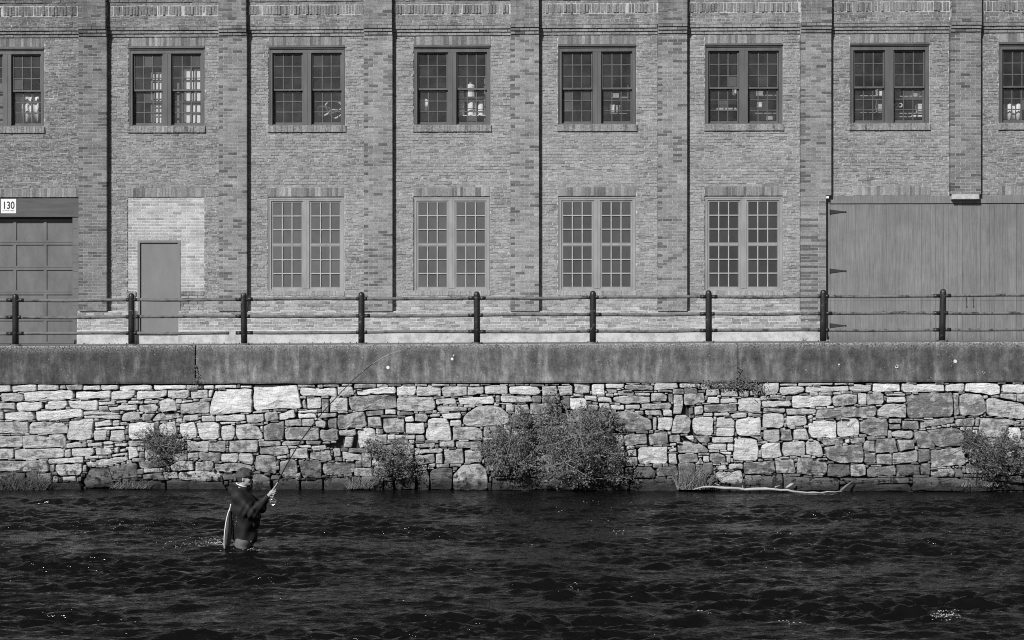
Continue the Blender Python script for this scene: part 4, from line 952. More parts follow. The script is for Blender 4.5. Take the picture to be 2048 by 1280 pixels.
STONES = """#0
8:-10,362 82,360 84,412 -10,418
8:92,360 294,358 292,412 96,416
8:303,358 470,358 462,400 306,402
7:476,358 520,356 522,392 478,390
6:524,362 660,358 656,400 540,398
9:668,366 800,364 804,400 664,402
9:806,362 942,360 938,398 808,400
9:950,364 1212,362 1210,394 952,402
9:1230,362 1486,360 1484,390 1228,398
7:1492,360 1618,358 1620,390 1490,398
7:8,428 120,422 186,440 190,470 180,492 14,494
9:192,422 350,408 572,400 588,440 580,472 400,486 205,490
9:598,412 882,404 882,462 680,472 600,466
8:890,412 1080,404 1076,440 1050,468 892,480
8:1090,412 1336,402 1330,446 1220,470 1092,474
8:1342,404 1512,402 1510,452 1480,472 1340,458
7:1524,410 1660,398 1664,464 1530,472
7:-10,506 114,502 116,554 -10,556
8:130,502 180,496 336,498 340,540 300,566 140,572 126,540
8:354,500 440,488 530,486 538,520 510,548 352,556
9:545,486 780,480 778,560 690,566 640,548 560,540
6:788,482 860,474 888,480 868,488 792,490
8:788,496 918,490 916,516 790,522
8:930,488 1010,482 1012,502 928,508
8:1022,490 1140,482 1142,510 1024,512
7:1148,486 1270,480 1266,504 1150,510
8:1276,490 1340,464 1400,482 1418,566 1290,576 1280,520
7:1440,512 1560,498 1670,492 1672,588 1442,592
8:1456,486 1540,480 1540,496 1454,504
7:788,530 860,526 866,560 790,568
8:872,534 1094,516 1090,560 868,566
7:1110,520 1240,514 1268,530 1250,572 1112,570
6:-10,572 24,574 22,636 -10,640
8:36,584 120,576 250,574 276,610 268,640 150,650 34,636
9:286,574 640,548 660,570 660,620 400,644 290,646
8:670,574 955,580 950,596 672,598
8:672,604 960,602 956,632 760,628 670,622
7:985,590 1040,574 1110,580 1118,640 980,650 970,630
6:1135,600 1160,586 1240,590 1200,642 1140,648
7:1210,640 1260,590 1420,578 1440,620 1340,640 1220,652
7:1470,606 1580,596 1594,640 1520,652 1460,640
7:-10,654 222,654 228,740 150,752 -10,748
7:244,660 480,654 520,680 538,700 534,748 240,754
8:556,650 720,628 752,632 740,700 730,790 650,806 540,800 530,770 550,720
8:758,660 880,636 898,680 758,696
8:902,644 954,642 956,684 904,688
7:960,660 1014,656 1012,682 962,682
9:752,704 990,690 1000,712 760,720
7:750,726 856,722 848,800 752,806
7:880,722 990,718 1000,800 960,816 872,806
9:1030,670 1120,654 1240,664 1244,760 1150,790 1040,802 1024,740
9:1270,680 1400,648 1416,740 1380,790 1280,760
9:1440,670 1550,652 1576,780 1480,800 1436,740
7:-10,764 180,766 178,850 150,864 -10,860
7:190,766 500,758 522,790 520,850 400,862 190,862
7:528,830 600,816 654,818 654,860 530,866
7:658,818 692,816 690,854 658,860
7:700,826 816,820 818,846 704,852
8:822,816 880,810 908,824 890,838 826,834
8:826,852 900,840 908,856 830,870
8:914,830 1020,824 1010,850 920,852
7:-10,872 108,870 106,940 90,954 -10,956
7:120,880 250,868 490,868 512,900 506,938 360,952 120,956
7:520,880 560,870 566,936 522,938
8:570,872 740,862 750,900 720,930 570,934
8:760,866 880,862 902,900 880,916 770,920
7:912,864 946,858 944,898 914,904
8:960,876 1004,868 1006,890 962,896
8:890,920 1010,900 1016,916 900,936
8:674,934 786,926 790,946 676,958
8:385,954 660,938 664,976 390,990
8:680,982 720,970 920,940 1020,930 1020,960 900,1000 700,1016
9:1024,850 1090,860 1110,930 1030,960
7:-10,968 370,966 388,1010 386,1052 280,1054 -10,1050
7:402,1000 436,996 430,1056 402,1054
7:446,1000 656,990 660,1050 640,1084 470,1088 440,1040
6:300,1068 410,1062 408,1140 310,1146
7:426,1092 440,1084 466,1110 462,1140 420,1150
7:496,1096 610,1092 608,1130 500,1124
6:616,1096 650,1094 652,1130 616,1132
4:662,1130 720,1030 860,1018 890,1090 900,1180 700,1190
5:870,1016 1080,984 1096,1000 1098,1100 910,1118
5:1105,980 1340,960 1350,1010 1120,1030
7:1362,1010 1420,970 1540,970 1548,1040 1380,1046
5:1140,1080 1300,1060 1310,1112 1150,1114
7:1300,1058 1410,1054 1424,1110 1316,1112
7:1430,1058 1640,1046 1764,1060 1760,1130 1620,1134 1432,1112
3:1330,1126 1600,1120 1604,1200 1330,1200
2:-10,1150 300,1150 520,1140 660,1150 660,1206 -10,1206
2:910,1130 1310,1124 1316,1204 910,1204
7:1490,812 1670,804 1666,886 1500,896
7:1500,904 1588,900 1590,944 1502,950
#380
9:106,364 190,362 192,390 108,392
9:198,362 372,360 370,384 200,388
9:406,366 494,366 490,384 404,380
9:200,404 440,386 494,394 498,500 490,580 340,588 156,592 166,500
9:502,362 856,362 868,420 884,500 898,546 760,548 520,562 506,540
9:884,378 1000,380 1050,390 1110,384 1168,380 1170,450 900,446 880,430
9:1180,376 1296,370 1312,440 1180,448
9:1330,412 1400,390 1600,376 1644,372 1646,426 1500,436 1340,440
8:152,400 186,396 172,456 150,456
7:76,478 100,468 176,464 160,490 84,494
7:896,490 916,470 930,550 902,546
9:934,462 1050,460 1052,530 1040,548 938,550
6:1056,466 1108,466 1106,578 1056,580
7:1116,464 1260,460 1262,574 1118,580
6:1270,460 1390,450 1640,430 1656,540 1560,556 1300,570 1276,520
8:500,576 560,570 600,570 570,584 504,586
8:90,606 180,602 200,620 198,652 96,654
8:204,602 440,596 442,640 330,650 206,650
7:0,604 60,598 74,630 60,642 0,644
7:450,600 584,590 590,650 530,664 456,662
6:596,582 696,570 710,636 610,654 594,620
9:714,590 830,554 840,620 760,640 716,640
9:866,566 1020,558 1016,580 870,582
9:864,588 1000,586 1010,622 870,626
7:1020,586 1172,584 1170,614 1030,624
6:1110,626 1174,620 1172,706 1108,704 1098,660
7:1000,650 1060,640 1090,660 1080,704 1010,690
6:1184,600 1390,572 1400,600 1416,680 1400,696 1190,716 1178,680
6:1404,574 1546,564 1548,600 1412,610
7:1420,620 1524,614 1534,690 1424,696
9:50,664 200,656 236,680 234,780 200,800 90,800 70,760
8:236,660 300,654 370,656 360,668 250,676
8:250,690 350,678 356,760 340,800 260,808 246,760
7:366,680 470,668 540,690 584,760 580,790 500,792 380,800 362,740
7:400,652 448,648 446,664 404,668
6:480,670 590,668 586,682 486,684
8:560,692 580,686 584,720 566,722
6:590,690 640,666 750,650 752,720 740,800 600,804 588,750
6:758,640 890,632 892,690 760,690
7:896,632 990,630 994,688 898,690
6:760,706 900,698 1030,706 1034,790 1020,802 760,796
6:1040,716 1184,710 1188,800 1080,820 1040,790
7:1190,724 1320,716 1328,760 1300,770 1196,762
6:1240,770 1308,776 1290,862 1226,860
8:1336,720 1440,700 1480,720 1480,830 1360,866 1346,820
8:1486,706 1510,704 1508,760 1488,750
6:152,814 290,808 284,900 150,890
6:310,810 545,800 540,896 310,900
6:548,816 720,808 722,846 552,850
6:550,856 780,850 790,910 700,920 552,914
6:728,846 740,812 910,806 910,830 800,848
6:926,806 1046,810 1040,838 930,834
9:862,846 960,838 968,862 890,862
7:970,850 1088,842 1090,874 972,872
6:796,872 940,864 948,944 800,950
6:960,890 1120,880 1136,960 1100,970 958,948
7:1144,870 1200,866 1204,930 1150,936
8:1218,890 1370,920 1376,970 1220,950
6:70,894 246,904 236,970 100,968 68,940
7:250,912 380,906 390,940 370,984 256,978 246,950
7:396,906 500,908 510,950 504,1000 440,990 388,960
6:0,904 50,900 64,930 0,930
6:0,940 60,938 60,960 0,962
5:0,976 22,980 16,1040 -20,1050
6:40,974 176,970 190,990 178,1046 40,1050
6:200,990 350,984 480,1000 500,1040 400,1050 300,1060 204,1046
6:530,930 560,920 684,930 690,1000 686,1074 600,1064 520,1040
7:690,932 770,924 780,940 700,956
6:716,970 800,954 850,962 860,1040 850,1106 740,1106 708,1060
4:862,960 1040,962 1050,1000 1048,1108 900,1106 886,1060
5:1064,980 1300,972 1320,1000 1310,1060 1150,1080 1070,1084
6:846,1070 884,1060 888,1122 844,1120
5:500,1080 560,1070 640,1110 654,1204 500,1204
4:664,1120 870,1116 874,1204 668,1204
4:884,1120 1056,1116 1060,1204 884,1204
4:1070,1110 1290,1096 1300,1204 1070,1204
3:0,1130 260,1140 300,1204 0,1204
5:260,1070 366,1070 370,1120 262,1124
3:310,1140 490,1130 494,1204 310,1204
#760
9:134,372 286,368 290,400 276,444 136,446
8:298,370 484,370 486,450 296,446
7:490,390 520,370 696,372 696,440 600,450 520,460 500,440
7:702,374 828,374 830,430 700,444
8:834,366 1020,362 1022,430 840,434
9:1028,374 1180,366 1270,380 1286,420 1260,440 1040,430
7:1296,372 1410,366 1420,440 1300,446
7:1420,370 1540,362 1540,440 1440,450
7:136,456 420,456 440,500 444,560 340,574 140,560
7:444,476 600,466 614,510 450,518
8:620,464 900,446 914,480 912,510 640,516
7:922,446 958,444 958,494 926,496
7:964,448 1210,450 1218,490 1160,500 966,496
7:920,504 1060,506 1060,518 990,516
7:456,534 600,530 700,546 690,570 460,572
7:662,630 690,590 780,530 880,520 960,536 1030,600 1040,650 980,690 700,690 666,670
7:1074,520 1180,510 1200,590 1080,596
8:40,556 124,560 126,596 40,594
6:134,570 240,566 274,590 260,600 140,610
6:280,590 370,588 384,620 370,656 280,648
6:396,592 480,588 478,612 400,616
8:490,592 640,582 650,600 646,628 510,632
8:558,644 640,636 652,660 648,688 562,690
9:196,620 260,606 272,640 270,652 204,656
6:26,624 190,620 196,740 40,744 22,710
8:204,664 350,660 356,740 340,752 206,752
8:384,640 420,624 530,626 552,660 572,770 570,806 380,806 362,780
7:580,700 750,694 820,720 820,804 640,796 580,806
8:60,760 120,752 120,796 62,796
6:282,766 350,760 358,810 284,812
6:276,828 440,824 438,860 290,864
7:474,820 594,816 596,856 476,854
6:604,814 810,812 814,862 610,862
7:320,880 480,864 506,880 490,902 320,910
6:270,930 430,910 440,980 290,1004
7:446,912 498,904 500,990 446,990
6:512,874 660,868 668,990 512,994
6:676,884 816,876 818,980 680,986
6:290,1010 376,996 376,1036 300,1052
7:384,994 446,986 440,1016 390,1016
5:116,1130 190,1040 270,1024 284,1080 280,1200 130,1200
4:294,1056 380,1040 396,1100 390,1200 300,1200
4:400,1050 440,1030 580,1024 580,1100 570,1200 404,1200
6:586,1080 660,1000 800,990 850,1040 864,1120 862,1200 582,1200
5:830,880 1000,900 1000,980 840,990
3:880,1050 1080,1040 1090,1086 890,1096
5:1100,1040 1190,1044 1190,1090 1104,1090
3:900,1106 1580,1110 1590,1200 890,1200
5:870,1100 890,1094 894,1130 874,1136
3:1196,1050 1380,1056 1380,1098 1200,1096
#1140
8:28,346 160,340 156,424 60,432 36,420
9:174,352 276,350 280,440 180,440
8:284,352 436,342 430,376 400,390 288,386
7:448,342 560,336 560,350 452,352
7:570,336 640,328 664,350 620,362 574,354
6:440,362 600,358 672,370 668,402 500,402 436,390
8:674,344 856,336 864,380 780,396 676,404
7:876,336 1040,334 1046,380 880,384
9:0,462 110,460 136,490 138,550 20,560 0,540
7:24,428 110,440 106,456 30,452
8:116,446 214,450 214,494 120,478
8:218,456 330,464 336,500 220,494
7:286,428 350,430 346,456 288,450
7:290,396 374,398 374,424 312,426
7:382,408 512,416 510,440 384,442
7:520,422 640,424 640,446 526,446
7:346,464 380,448 520,450 640,456 640,500 420,510 350,488
7:650,426 740,424 782,450 770,490 650,492
6:144,518 222,516 226,558 146,556
8:230,508 316,510 320,552 240,548
8:324,518 434,522 434,558 328,556
7:444,520 560,518 562,554 446,556
6:572,512 800,502 816,530 800,550 576,550
7:600,564 730,560 736,604 604,600
8:744,562 816,560 818,610 748,606
7:512,570 586,566 590,600 540,598
7:832,436 900,440 908,500 890,592 828,592
6:788,430 822,430 822,496 792,496
6:914,430 1070,424 1082,500 940,524 914,520
5:950,544 984,538 988,586 960,600 952,580
7:996,536 1060,522 1068,560 1060,590 998,600
8:1090,396 1190,390 1200,440 1090,446
7:1208,412 1340,412 1346,452 1210,450
7:1354,402 1430,402 1432,450 1356,448
7:1440,402 1500,398 1510,440 1442,444
8:1100,456 1196,458 1196,506 1098,504
8:1206,470 1330,466 1340,500 1206,508
7:1348,470 1400,460 1520,466 1530,500 1526,574 1350,574 1346,540
6:1074,520 1330,514 1336,574 1076,576
7:1066,584 1144,584 1142,610 1068,610
7:1154,584 1276,584 1276,606 1156,608
7:1284,600 1330,584 1416,588 1410,618 1300,626
6:1424,586 1530,584 1530,606 1424,608
6:310,640 330,576 500,568 600,620 650,640 658,720 500,734 400,740 310,700
6:662,620 694,616 690,720 668,724
8:704,622 824,620 820,680 800,726 700,722
7:822,660 850,600 930,600 972,640 960,740 940,752 812,748
8:984,630 1010,618 1150,616 1146,740 1130,766 1000,760 980,700
8:1170,630 1200,618 1290,620 1320,650 1318,704 1170,700
8:1172,708 1318,708 1314,770 1170,768
8:1330,640 1400,624 1524,616 1532,700 1520,766 1340,764 1328,700
6:430,760 610,750 620,830 440,850
6:630,760 700,736 780,732 788,830 640,842
6:796,764 880,756 882,816 798,820
8:920,772 988,764 992,800 960,804
5:996,772 1110,768 1124,810 1100,826 1040,820
8:1136,780 1306,776 1306,818 1140,824
8:1100,844 1160,830 1254,832 1250,880 1110,880
9:1262,832 1308,834 1306,888 1260,886
8:1316,790 1350,772 1430,784 1500,800 1510,870 1508,900 1500,968 1310,962 1304,880
7:1440,770 1534,774 1530,790 1510,796
7:800,832 850,822 850,846 794,848
7:450,876 530,874 532,930 470,930
8:546,860 780,852 782,960 770,990 560,992 542,950
8:790,910 850,906 862,996 794,990
7:790,880 850,860 852,890 800,896
6:860,850 920,810 1030,826 1110,880 1100,900 870,906
5:864,920 1020,912 1030,980 880,990
7:1036,960 1044,936 1070,990 1000,1000
6:1120,910 1190,906 1244,930 1248,980 1150,990 1118,960
8:1194,896 1292,896 1290,918 1230,914
7:1256,930 1286,930 1284,984 1256,980
8:1166,1010 1246,1000 1260,1036 1180,1040
7:1270,1000 1330,980 1384,986 1384,1034 1272,1034
7:1170,1060 1370,1044 1384,1100 1380,1150 1220,1150 1166,1100
5:1390,984 1630,962 1646,1050 1620,1070 1400,1076
4:510,1050 540,1014 650,1012 686,1060 680,1100 500,1106
5:690,1030 850,1006 870,1070 860,1090 700,1090
3:490,1114 870,1114 880,1206 480,1206
3:240,1020 430,1020 440,1100 260,1110
3:900,1100 1160,1100 1160,1204 900,1204
5:1400,1086 1530,1080 1540,1160 1400,1160
3:0,1120 480,1120 470,1206 0,1206
#1520
8:30,340 150,334 154,400 130,440 44,444 20,410
7:160,350 296,346 298,366 162,366
7:304,346 580,344 580,356 420,362 306,368
7:594,346 714,342 700,358 600,362
8:160,378 350,374 356,410 280,436 180,446 158,420
8:366,374 710,368 712,410 560,414 370,420
8:720,364 760,354 892,358 890,406 860,414 720,408
9:906,346 940,340 1120,340 1126,412 1040,414 906,416
9:1136,350 1476,352 1480,410 1360,414 1200,420 1142,416
8:1490,362 1612,340 1640,350 1632,412 1492,412
6:50,458 200,460 220,472 60,476
8:14,490 240,484 252,520 240,530 20,534
9:260,450 400,444 570,446 578,500 560,526 300,544 262,540
7:584,450 700,428 774,440 776,510 640,532 600,534 584,500
8:784,426 856,428 854,520 792,522
7:862,430 986,428 990,500 970,520 862,520
7:1010,430 1166,430 1162,446 1012,444
8:1018,456 1160,454 1166,496 1016,502
7:26,546 196,546 206,568 190,582 30,572
7:210,552 440,548 456,570 440,590 220,598
6:460,560 700,536 930,528 940,560 930,612 460,630 444,620
7:950,560 990,520 1060,508 1170,516 1174,560 1168,622 1000,616 946,606
5:1180,440 1300,424 1534,420 1544,500 1540,612 1200,632 1182,590
6:1552,426 1590,424 1594,600 1560,612 1554,520
7:24,590 100,584 190,594 190,690 150,708 24,700
8:214,610 300,604 370,610 380,660 370,680 230,704 212,680
7:384,610 420,598 430,620 390,636
9:390,680 440,642 600,640 614,660 612,780 420,786 392,740
8:622,670 640,638 790,628 800,680 796,760 650,784 622,760
6:806,650 850,626 1010,626 1028,680 1026,770 900,774 808,740
6:1034,632 1132,630 1130,666 1036,664
6:1040,676 1124,674 1130,712 1042,714
6:1142,648 1270,646 1276,716 1142,714
6:1286,646 1480,622 1556,620 1556,660 1440,684 1290,712
7:1050,744 1110,724 1226,728 1226,780 1200,792 1056,770
7:30,720 156,716 158,810 100,822 26,800
6:164,720 250,716 266,806 164,806
7:272,720 370,708 396,790 380,800 276,800
9:10,850 40,830 160,822 178,930 140,946 20,950
7:184,820 360,810 364,920 200,934 180,900
7:372,810 460,802 490,840 506,930 480,940 372,914
6:488,810 520,800 660,790 668,828 520,846
9:680,796 716,794 718,824 686,826
6:726,790 840,778 842,824 730,830
5:510,860 560,852 814,840 828,900 826,980 640,986 540,950
6:832,820 860,806 918,804 920,894 834,892
6:926,790 1080,786 1086,800 1110,898 926,906
6:1094,796 1230,800 1240,868 1120,892
5:836,906 926,902 930,986 836,984
6:938,916 1054,914 1056,998 938,998
6:1064,910 1262,880 1264,974 1062,998
5:1270,872 1358,874 1362,970 1272,984
6:1236,740 1326,726 1390,800 1406,860 1270,866
5:1340,724 1560,692 1632,740 1650,840 1412,858
6:1372,882 1632,856 1650,1000 1374,1024
6:122,950 270,948 290,1070 130,1066
6:300,940 530,962 538,1080 440,1088 300,1070
4:550,990 720,994 724,1078 640,1102 544,1090
6:728,1000 840,990 846,1080 780,1094 730,1090
5:860,1020 1080,1004 1088,1080 860,1096
4:1092,1000 1280,990 1286,1080 1094,1090
5:1292,990 1356,986 1360,1080 1294,1080
6:1370,1040 1540,1028 1560,1060 1550,1094 1370,1090
3:0,1090 180,1080 184,1204 0,1204
4:190,1090 640,1110 630,1204 190,1204
3:660,1160 1200,1154 1210,1206 640,1206
4:660,1106 1200,1102 1190,1146 700,1150
3:1220,1100 1600,1104 1600,1204 1216,1204
#1748
9:738,350 800,334 1010,352 1008,430 940,444 850,424 730,410
9:1028,356 1210,352 1210,420 1030,418
7:1020,430 1140,432 1140,492 1010,460
7:1146,434 1210,432 1210,498 1146,492
6:688,440 740,426 860,436 888,500 892,570 850,606 700,610 686,560
7:900,470 960,462 1100,492 1210,508 1210,640 1060,620 900,606
6:660,632 800,620 810,640 798,690 660,690
6:818,622 848,618 840,690 814,692
6:852,640 860,622 1060,630 1180,660 1064,690 1060,776 1000,786 850,770 842,720
9:1074,700 1170,692 1186,760 1160,826 1080,796
8:792,720 830,718 830,794 800,794
6:850,796 1060,788 1070,856 860,856
6:1030,1040 1070,1032 1074,1086 1036,1090
6:1080,1010 1210,1000 1210,1060 1100,1080
4:640,1030 700,1022 720,1098 650,1098
6:744,870 1210,864 1210,985 760,985
4:760,1102 860,1110 880,1140 770,1140
3:610,1112 1210,1150 1210,1206 610,1206"""
polys = []
x_off = 0
for ln in STONES.strip().splitlines():
    if ln[0] == '#': x_off = float(ln[1:]); continue
    t, pts = ln.split(':'); p = [tuple(float(c) for c in q.split(',')) for q in pts.split()]
    P = [at(x_off + a / 4, 680 + b / 4, YW) for a, b in p]
    polys.append(([(a[0], min(a[2], z_capbot(a[0]) - .012)) for a in P], int(t) / 9.0))
# small stones and packing wherever the large ones leave room
sr = random.Random(5)
RX0, RZ0, RS = XL, -0.25, 0.02
NXR, NZR = int((XR - XL) / RS), int(2.6 / RS)
occ = np.zeros((NXR, NZR), bool)
gx = RX0 + (np.arange(NXR) + .5) * RS; gz = RZ0 + (np.arange(NZR) + .5) * RS
occ |= gz[None, :] > (z_capbot(gx) - .015)[:, None]
def inside(p, X, Z):
    r = np.zeros(X.shape, bool); n = len(p); j = n - 1
    for i in range(n):
        xi, zi = p[i]; xj, zj = p[j]
        if zi != zj: r ^= ((zi > Z) != (zj > Z)) & (X < (xj - xi) * (Z - zi) / (zj - zi) + xi)
        j = i
    return r
def stamp(p):
    xs_ = [a for a, b in p]; zs_ = [b for a, b in p]
    i0, i1 = max(0, int((min(xs_) - RX0) / RS) - 1), min(NXR, int((max(xs_) - RX0) / RS) + 2); j0, j1 = max(0, int((min(zs_) - RZ0) / RS) - 1), min(NZR, int((max(zs_) - RZ0) / RS) + 2)
    if i1 <= i0 or j1 <= j0: return
    occ[i0:i1, j0:j1] |= inside(p, gx[i0:i1, None] + 0 * gz[None, j0:j1], gz[None, j0:j1] + 0 * gx[i0:i1, None])
for p, t in polys: stamp(p)
for x_off, q in ((1140, [(902, 528), (950, 532), (948, 604), (902, 604)]), (380, [(1098, 832), (1228, 812), (1228, 866), (1140, 868), (1098, 850)]), (380, [(1196, 770), (1236, 772), (1226, 830), (1196, 800)]), (380, [(1312, 782), (1344, 780), (1356, 866), (1300, 866)]), (1140, [(890, 770), (922, 770), (958, 806), (890, 806)]), (1140, [(964, 660), (984, 660), (990, 764), (944, 764)])):
    stamp([(at(x_off + a / 4, 680 + b / 4, YW)[0], at(x_off + a / 4, 680 + b / 4, YW)[2]) for a, b in q])    # dark voids where stones have dropped out
def grow(maxw, maxh, minw, minh, tries):
    for _ in range(tries):
        i, j = sr.randrange(NXR), sr.randrange(NZR)
        if occ[i, j]: continue
        i0 = i1 = i; j0 = j1 = j; gi = gj = True
        mw, mh = sr.uniform(.6, 1) * maxw / RS, sr.uniform(.6, 1) * maxh / RS
        while gi or gj:
            if gi:
                gi = False
                if i1 - i0 < mw:
                    if i1 + 1 < NXR and not occ[i1 + 1, j0:j1 + 1].any(): i1 += 1; gi = True
                    if i0 > 0 and not occ[i0 - 1, j0:j1 + 1].any(): i0 -= 1; gi = True
            if gj:
                gj = False
                if j1 - j0 < mh:
                    if j1 + 1 < NZR and not occ[i0:i1 + 1, j1 + 1].any(): j1 += 1; gj = True
                    if j0 > 0 and not occ[i0:i1 + 1, j0 - 1].any(): j0 -= 1; gj = True
        a, b, c, d = RX0 + i0 * RS, RX0 + (i1 + 1) * RS, RZ0 + j0 * RS, RZ0 + (j1 + 1) * RS
        if b - a < minw or d - c < minh: continue
        q = lambda: sr.uniform(0, .012)
        p = [(a + q(), c + q()), (b - q(), c + q()), (b - q(), d - q()), (a + q(), d - q())]
        t = sr.uniform(.5, .8) - (.25 if (c + d) / 2 < .35 else 0)
        polys.append((p, t)); occ[i0:i1 + 1, j0:j1 + 1] = True
grow(.55, .26, .16, .10, 9000); grow(.34, .14, .08, .05, 12000); grow(.2, .08, .045, .03, 22000)
def area(p): return abs(sum(p[i][0] * p[(i + 1) % len(p)][1] - p[(i + 1) % len(p)][0] * p[i][1] for i in range(len(p)))) / 2
def stone_geo(p, tone, sid):
    """a rough block with a broken face, corners knocked off"""
    if sum(p[i][0] * p[(i + 1) % len(p)][1] - p[(i + 1) % len(p)][0] * p[i][1] for i in range(len(p))) < 0: p = p[::-1]
    A = area(p); size = math.sqrt(A)
    q = []
    n = len(p)
    for i in range(n):      # cut each corner
        a, b, c = Vector(p[i - 1]), Vector(p[i]), Vector(p[(i + 1) % n])
        la, lc = (a - b).length, (c - b).length
        k = min(.008 + sr.uniform(0, 1) ** 2 * .05 * min(1, size * 2), la * .3, lc * .3)
        q.append(b + (a - b).normalized() * k if la > 1e-6 else b); q.append(b + (c - b).normalized() * k if lc > 1e-6 else b)
    # even out long edges
    out = []
    for i in range(len(q)):
        a, b = q[i], q[(i + 1) % len(q)]; L_ = (b - a).length; m_ = max(1, min(5, round(L_ / .11)))
        for s in range(m_):
            pt = a.lerp(b, s / m_); 
            if s: pt = pt + Vector((-(b - a).y, (b - a).x)).normalized() * sr.gauss(0, min(.009, size * .03))
            out.append(pt)
    c = sum(out, Vector((0, 0))) / len(out)
    n = len(out); g = .004                      # half a joint
    out = [c + (o - c) * max(.6, 1 - g / max((o - c).length, .02)) for o in out]
    dy = sr.gauss(0, .016); tx, tz = sr.gauss(0, .07), sr.gauss(0, .07)
    amp_ = min(.030, .065 * size)
    def y_at(v, d):
        nz = mnoise.fractal(Vector((v.x * 6 + sid, v.y * 6, sid * 3.1)), 1, 2, 3) * amp_
        ridge = abs(mnoise.noise(Vector((v.x * 2.2, v.y * 9, sid)))) * amp_ * .8
        return YW + dy + d + nz + ridge + (v.x - c.x) * tx + (v.y - c.y) * tz
    bv = min(.013, size * .06)
    rings = [(1.0, .15, None), (1.0, bv * 1.0, 0.0), (1 - bv * 1.3 / max(size, .05), 0.002, .25), (.66, -.004, .7), (.28, -.006, 1.0)]
    vs = []; ed = []; tn = []
    for sc, d, e in rings:
        for o in out:
            v = c + (o - c) * sc
            vs.append((v.x, y_at(v, d) if e is not None else YW + .145 + .004 * sr.random(), v.y)); ed.append(0 if e is None else e); tn.append(tone)
    vs.append((c.x, y_at(c, -.007), c.y)); ed.append(1.0); tn.append(tone)
    fs = []
    for r in range(len(rings) - 1):
        for k in range(n):
            k2 = (k + 1) % n; fs.append((r * n + k, r * n + k2, (r + 1) * n + k2, (r + 1) * n + k))
    b = (len(rings) - 1) * n
    for k in range(n): fs.append((b + k, b + (k + 1) % n, len(vs) - 1))
    return vs, fs, tn, ed, c
polys = [(p, t) for p, t in polys if area(p) > .0008]
lim = ax(-6, YW), ax(2054, YW)
vis = lambda p: lim[0] < sum(a for a, b in p) / len(p) < lim[1]
order = sorted(range(len(polys)), key=lambda i: -(area(polys[i][0]) if vis(polys[i][0]) else area(polys[i][0]) * 1e-3))
packing = MB()
for rank, i in enumerate(order):
    p, t = polys[i]; vs, fs, tn, ed, c = stone_geo(p, t + sr.uniform(-.05, .05), i * 1.37)
    if rank < 298:
        m_ = MB(); m_.add(vs, fs, tn, ed); m_.build('stone', M['stone'], rwall, (c.x, YW, c.y))
    else: packing.add(vs, fs, tn, ed)
packing.build('packing_stones', M['stone'], rwall, kind='stuff')

# ------------------------------------------------------------------ the iron railing
YR = YW + .24
PU = [-200, 31, 263, 488.5, 723, 954, 1185.5, 1417.5, 1646, 1884, 2118]
railing = thing('iron_railing', (ax(1024, YR), YR, z_cap(0)), 'old black iron post and triple pipe railing along the wall top', 'railing')
pxs = [ax(u, YR) for u in PU]
lean = [0, 0, 0, .012, 0, .004, -.004, .003, -.008, -.022, 0]
for i, x in enumerate(pxs):
    z = z_cap(x) + .012; m_ = MB(); r = .066
    n = 14; prof = [(r, 0), (r, .40), (r, .8), (r, .985), (r * .97, 1.01), (r * .83, 1.04), (r * .55, 1.062), (r * .15, 1.070)]
    m_.lathe(prof, (x, YR, z), n)
    m_.v = [(a - lean[i] * (c - z), b, c) for a, b, c in m_.v]
    po = m_.build('post', M['iron_post'], railing, (x, YR, z), smooth=True)
    m_ = MB(); m_.lathe([(.125, -.03), (.125, .004), (.09, .012), (.075, .02)], (x, YR, z), 16); m_.build('base_flange', M['iron_rail'], po)
    for sx in (-.1, .1):
        m_ = MB(); m_.lathe([(.012, 0), (.012, .025), (.004, .03)], (x + sx, YR - .02, z + .004), 6); m_.build('bolt', M['iron_post'], po)
RH = (.945, .592, .253)
for i in range(len(pxs) - 1):
    a, b = pxs[i], pxs[i + 1]
    for j, h in enumerate(RH):
        za, zb = z_cap(a) + h, z_cap(b) + h; r = .034
        def pt(f): return (a + (b - a) * f, YR + .004 * math.sin(i * 2 + j), za + (zb - za) * f - .012 * math.sin(math.pi * f) * (1 if (i + j) % 3 else -.4) + .003 * math.sin(f * 9 + i))
        m_ = MB()
        if i == 2 and j == 2:       # the broken bottom rail
            m_.tube([pt(f) for f in np.linspace(0, .865, 9)], r, 10); m_.tube([pt(f) for f in (.925, 1)], r * 1.1, 10)
        else: m_.tube([pt(f) for f in np.linspace(0, 1, 10)], r, 10)
        ro = m_.build('rail', M['iron_rail'], railing, pt(.5), smooth=True)
        if i == 2 and j == 2: ro['label'] = 'bottom rail broken through just before the post'
        for f0, f1 in ((0.02, .075 if (i + j) % 2 else .05), (.955 if i % 2 else .925, .98)):
            if i == 2 and j == 2 and f0 > .5: f0, f1 = .93, .98
            m_ = MB(); m_.tube([pt(f0), pt(f1)], r * 1.17, 10); m_.build('sleeve', M['iron_post'], ro, pt(f0), smooth=True)

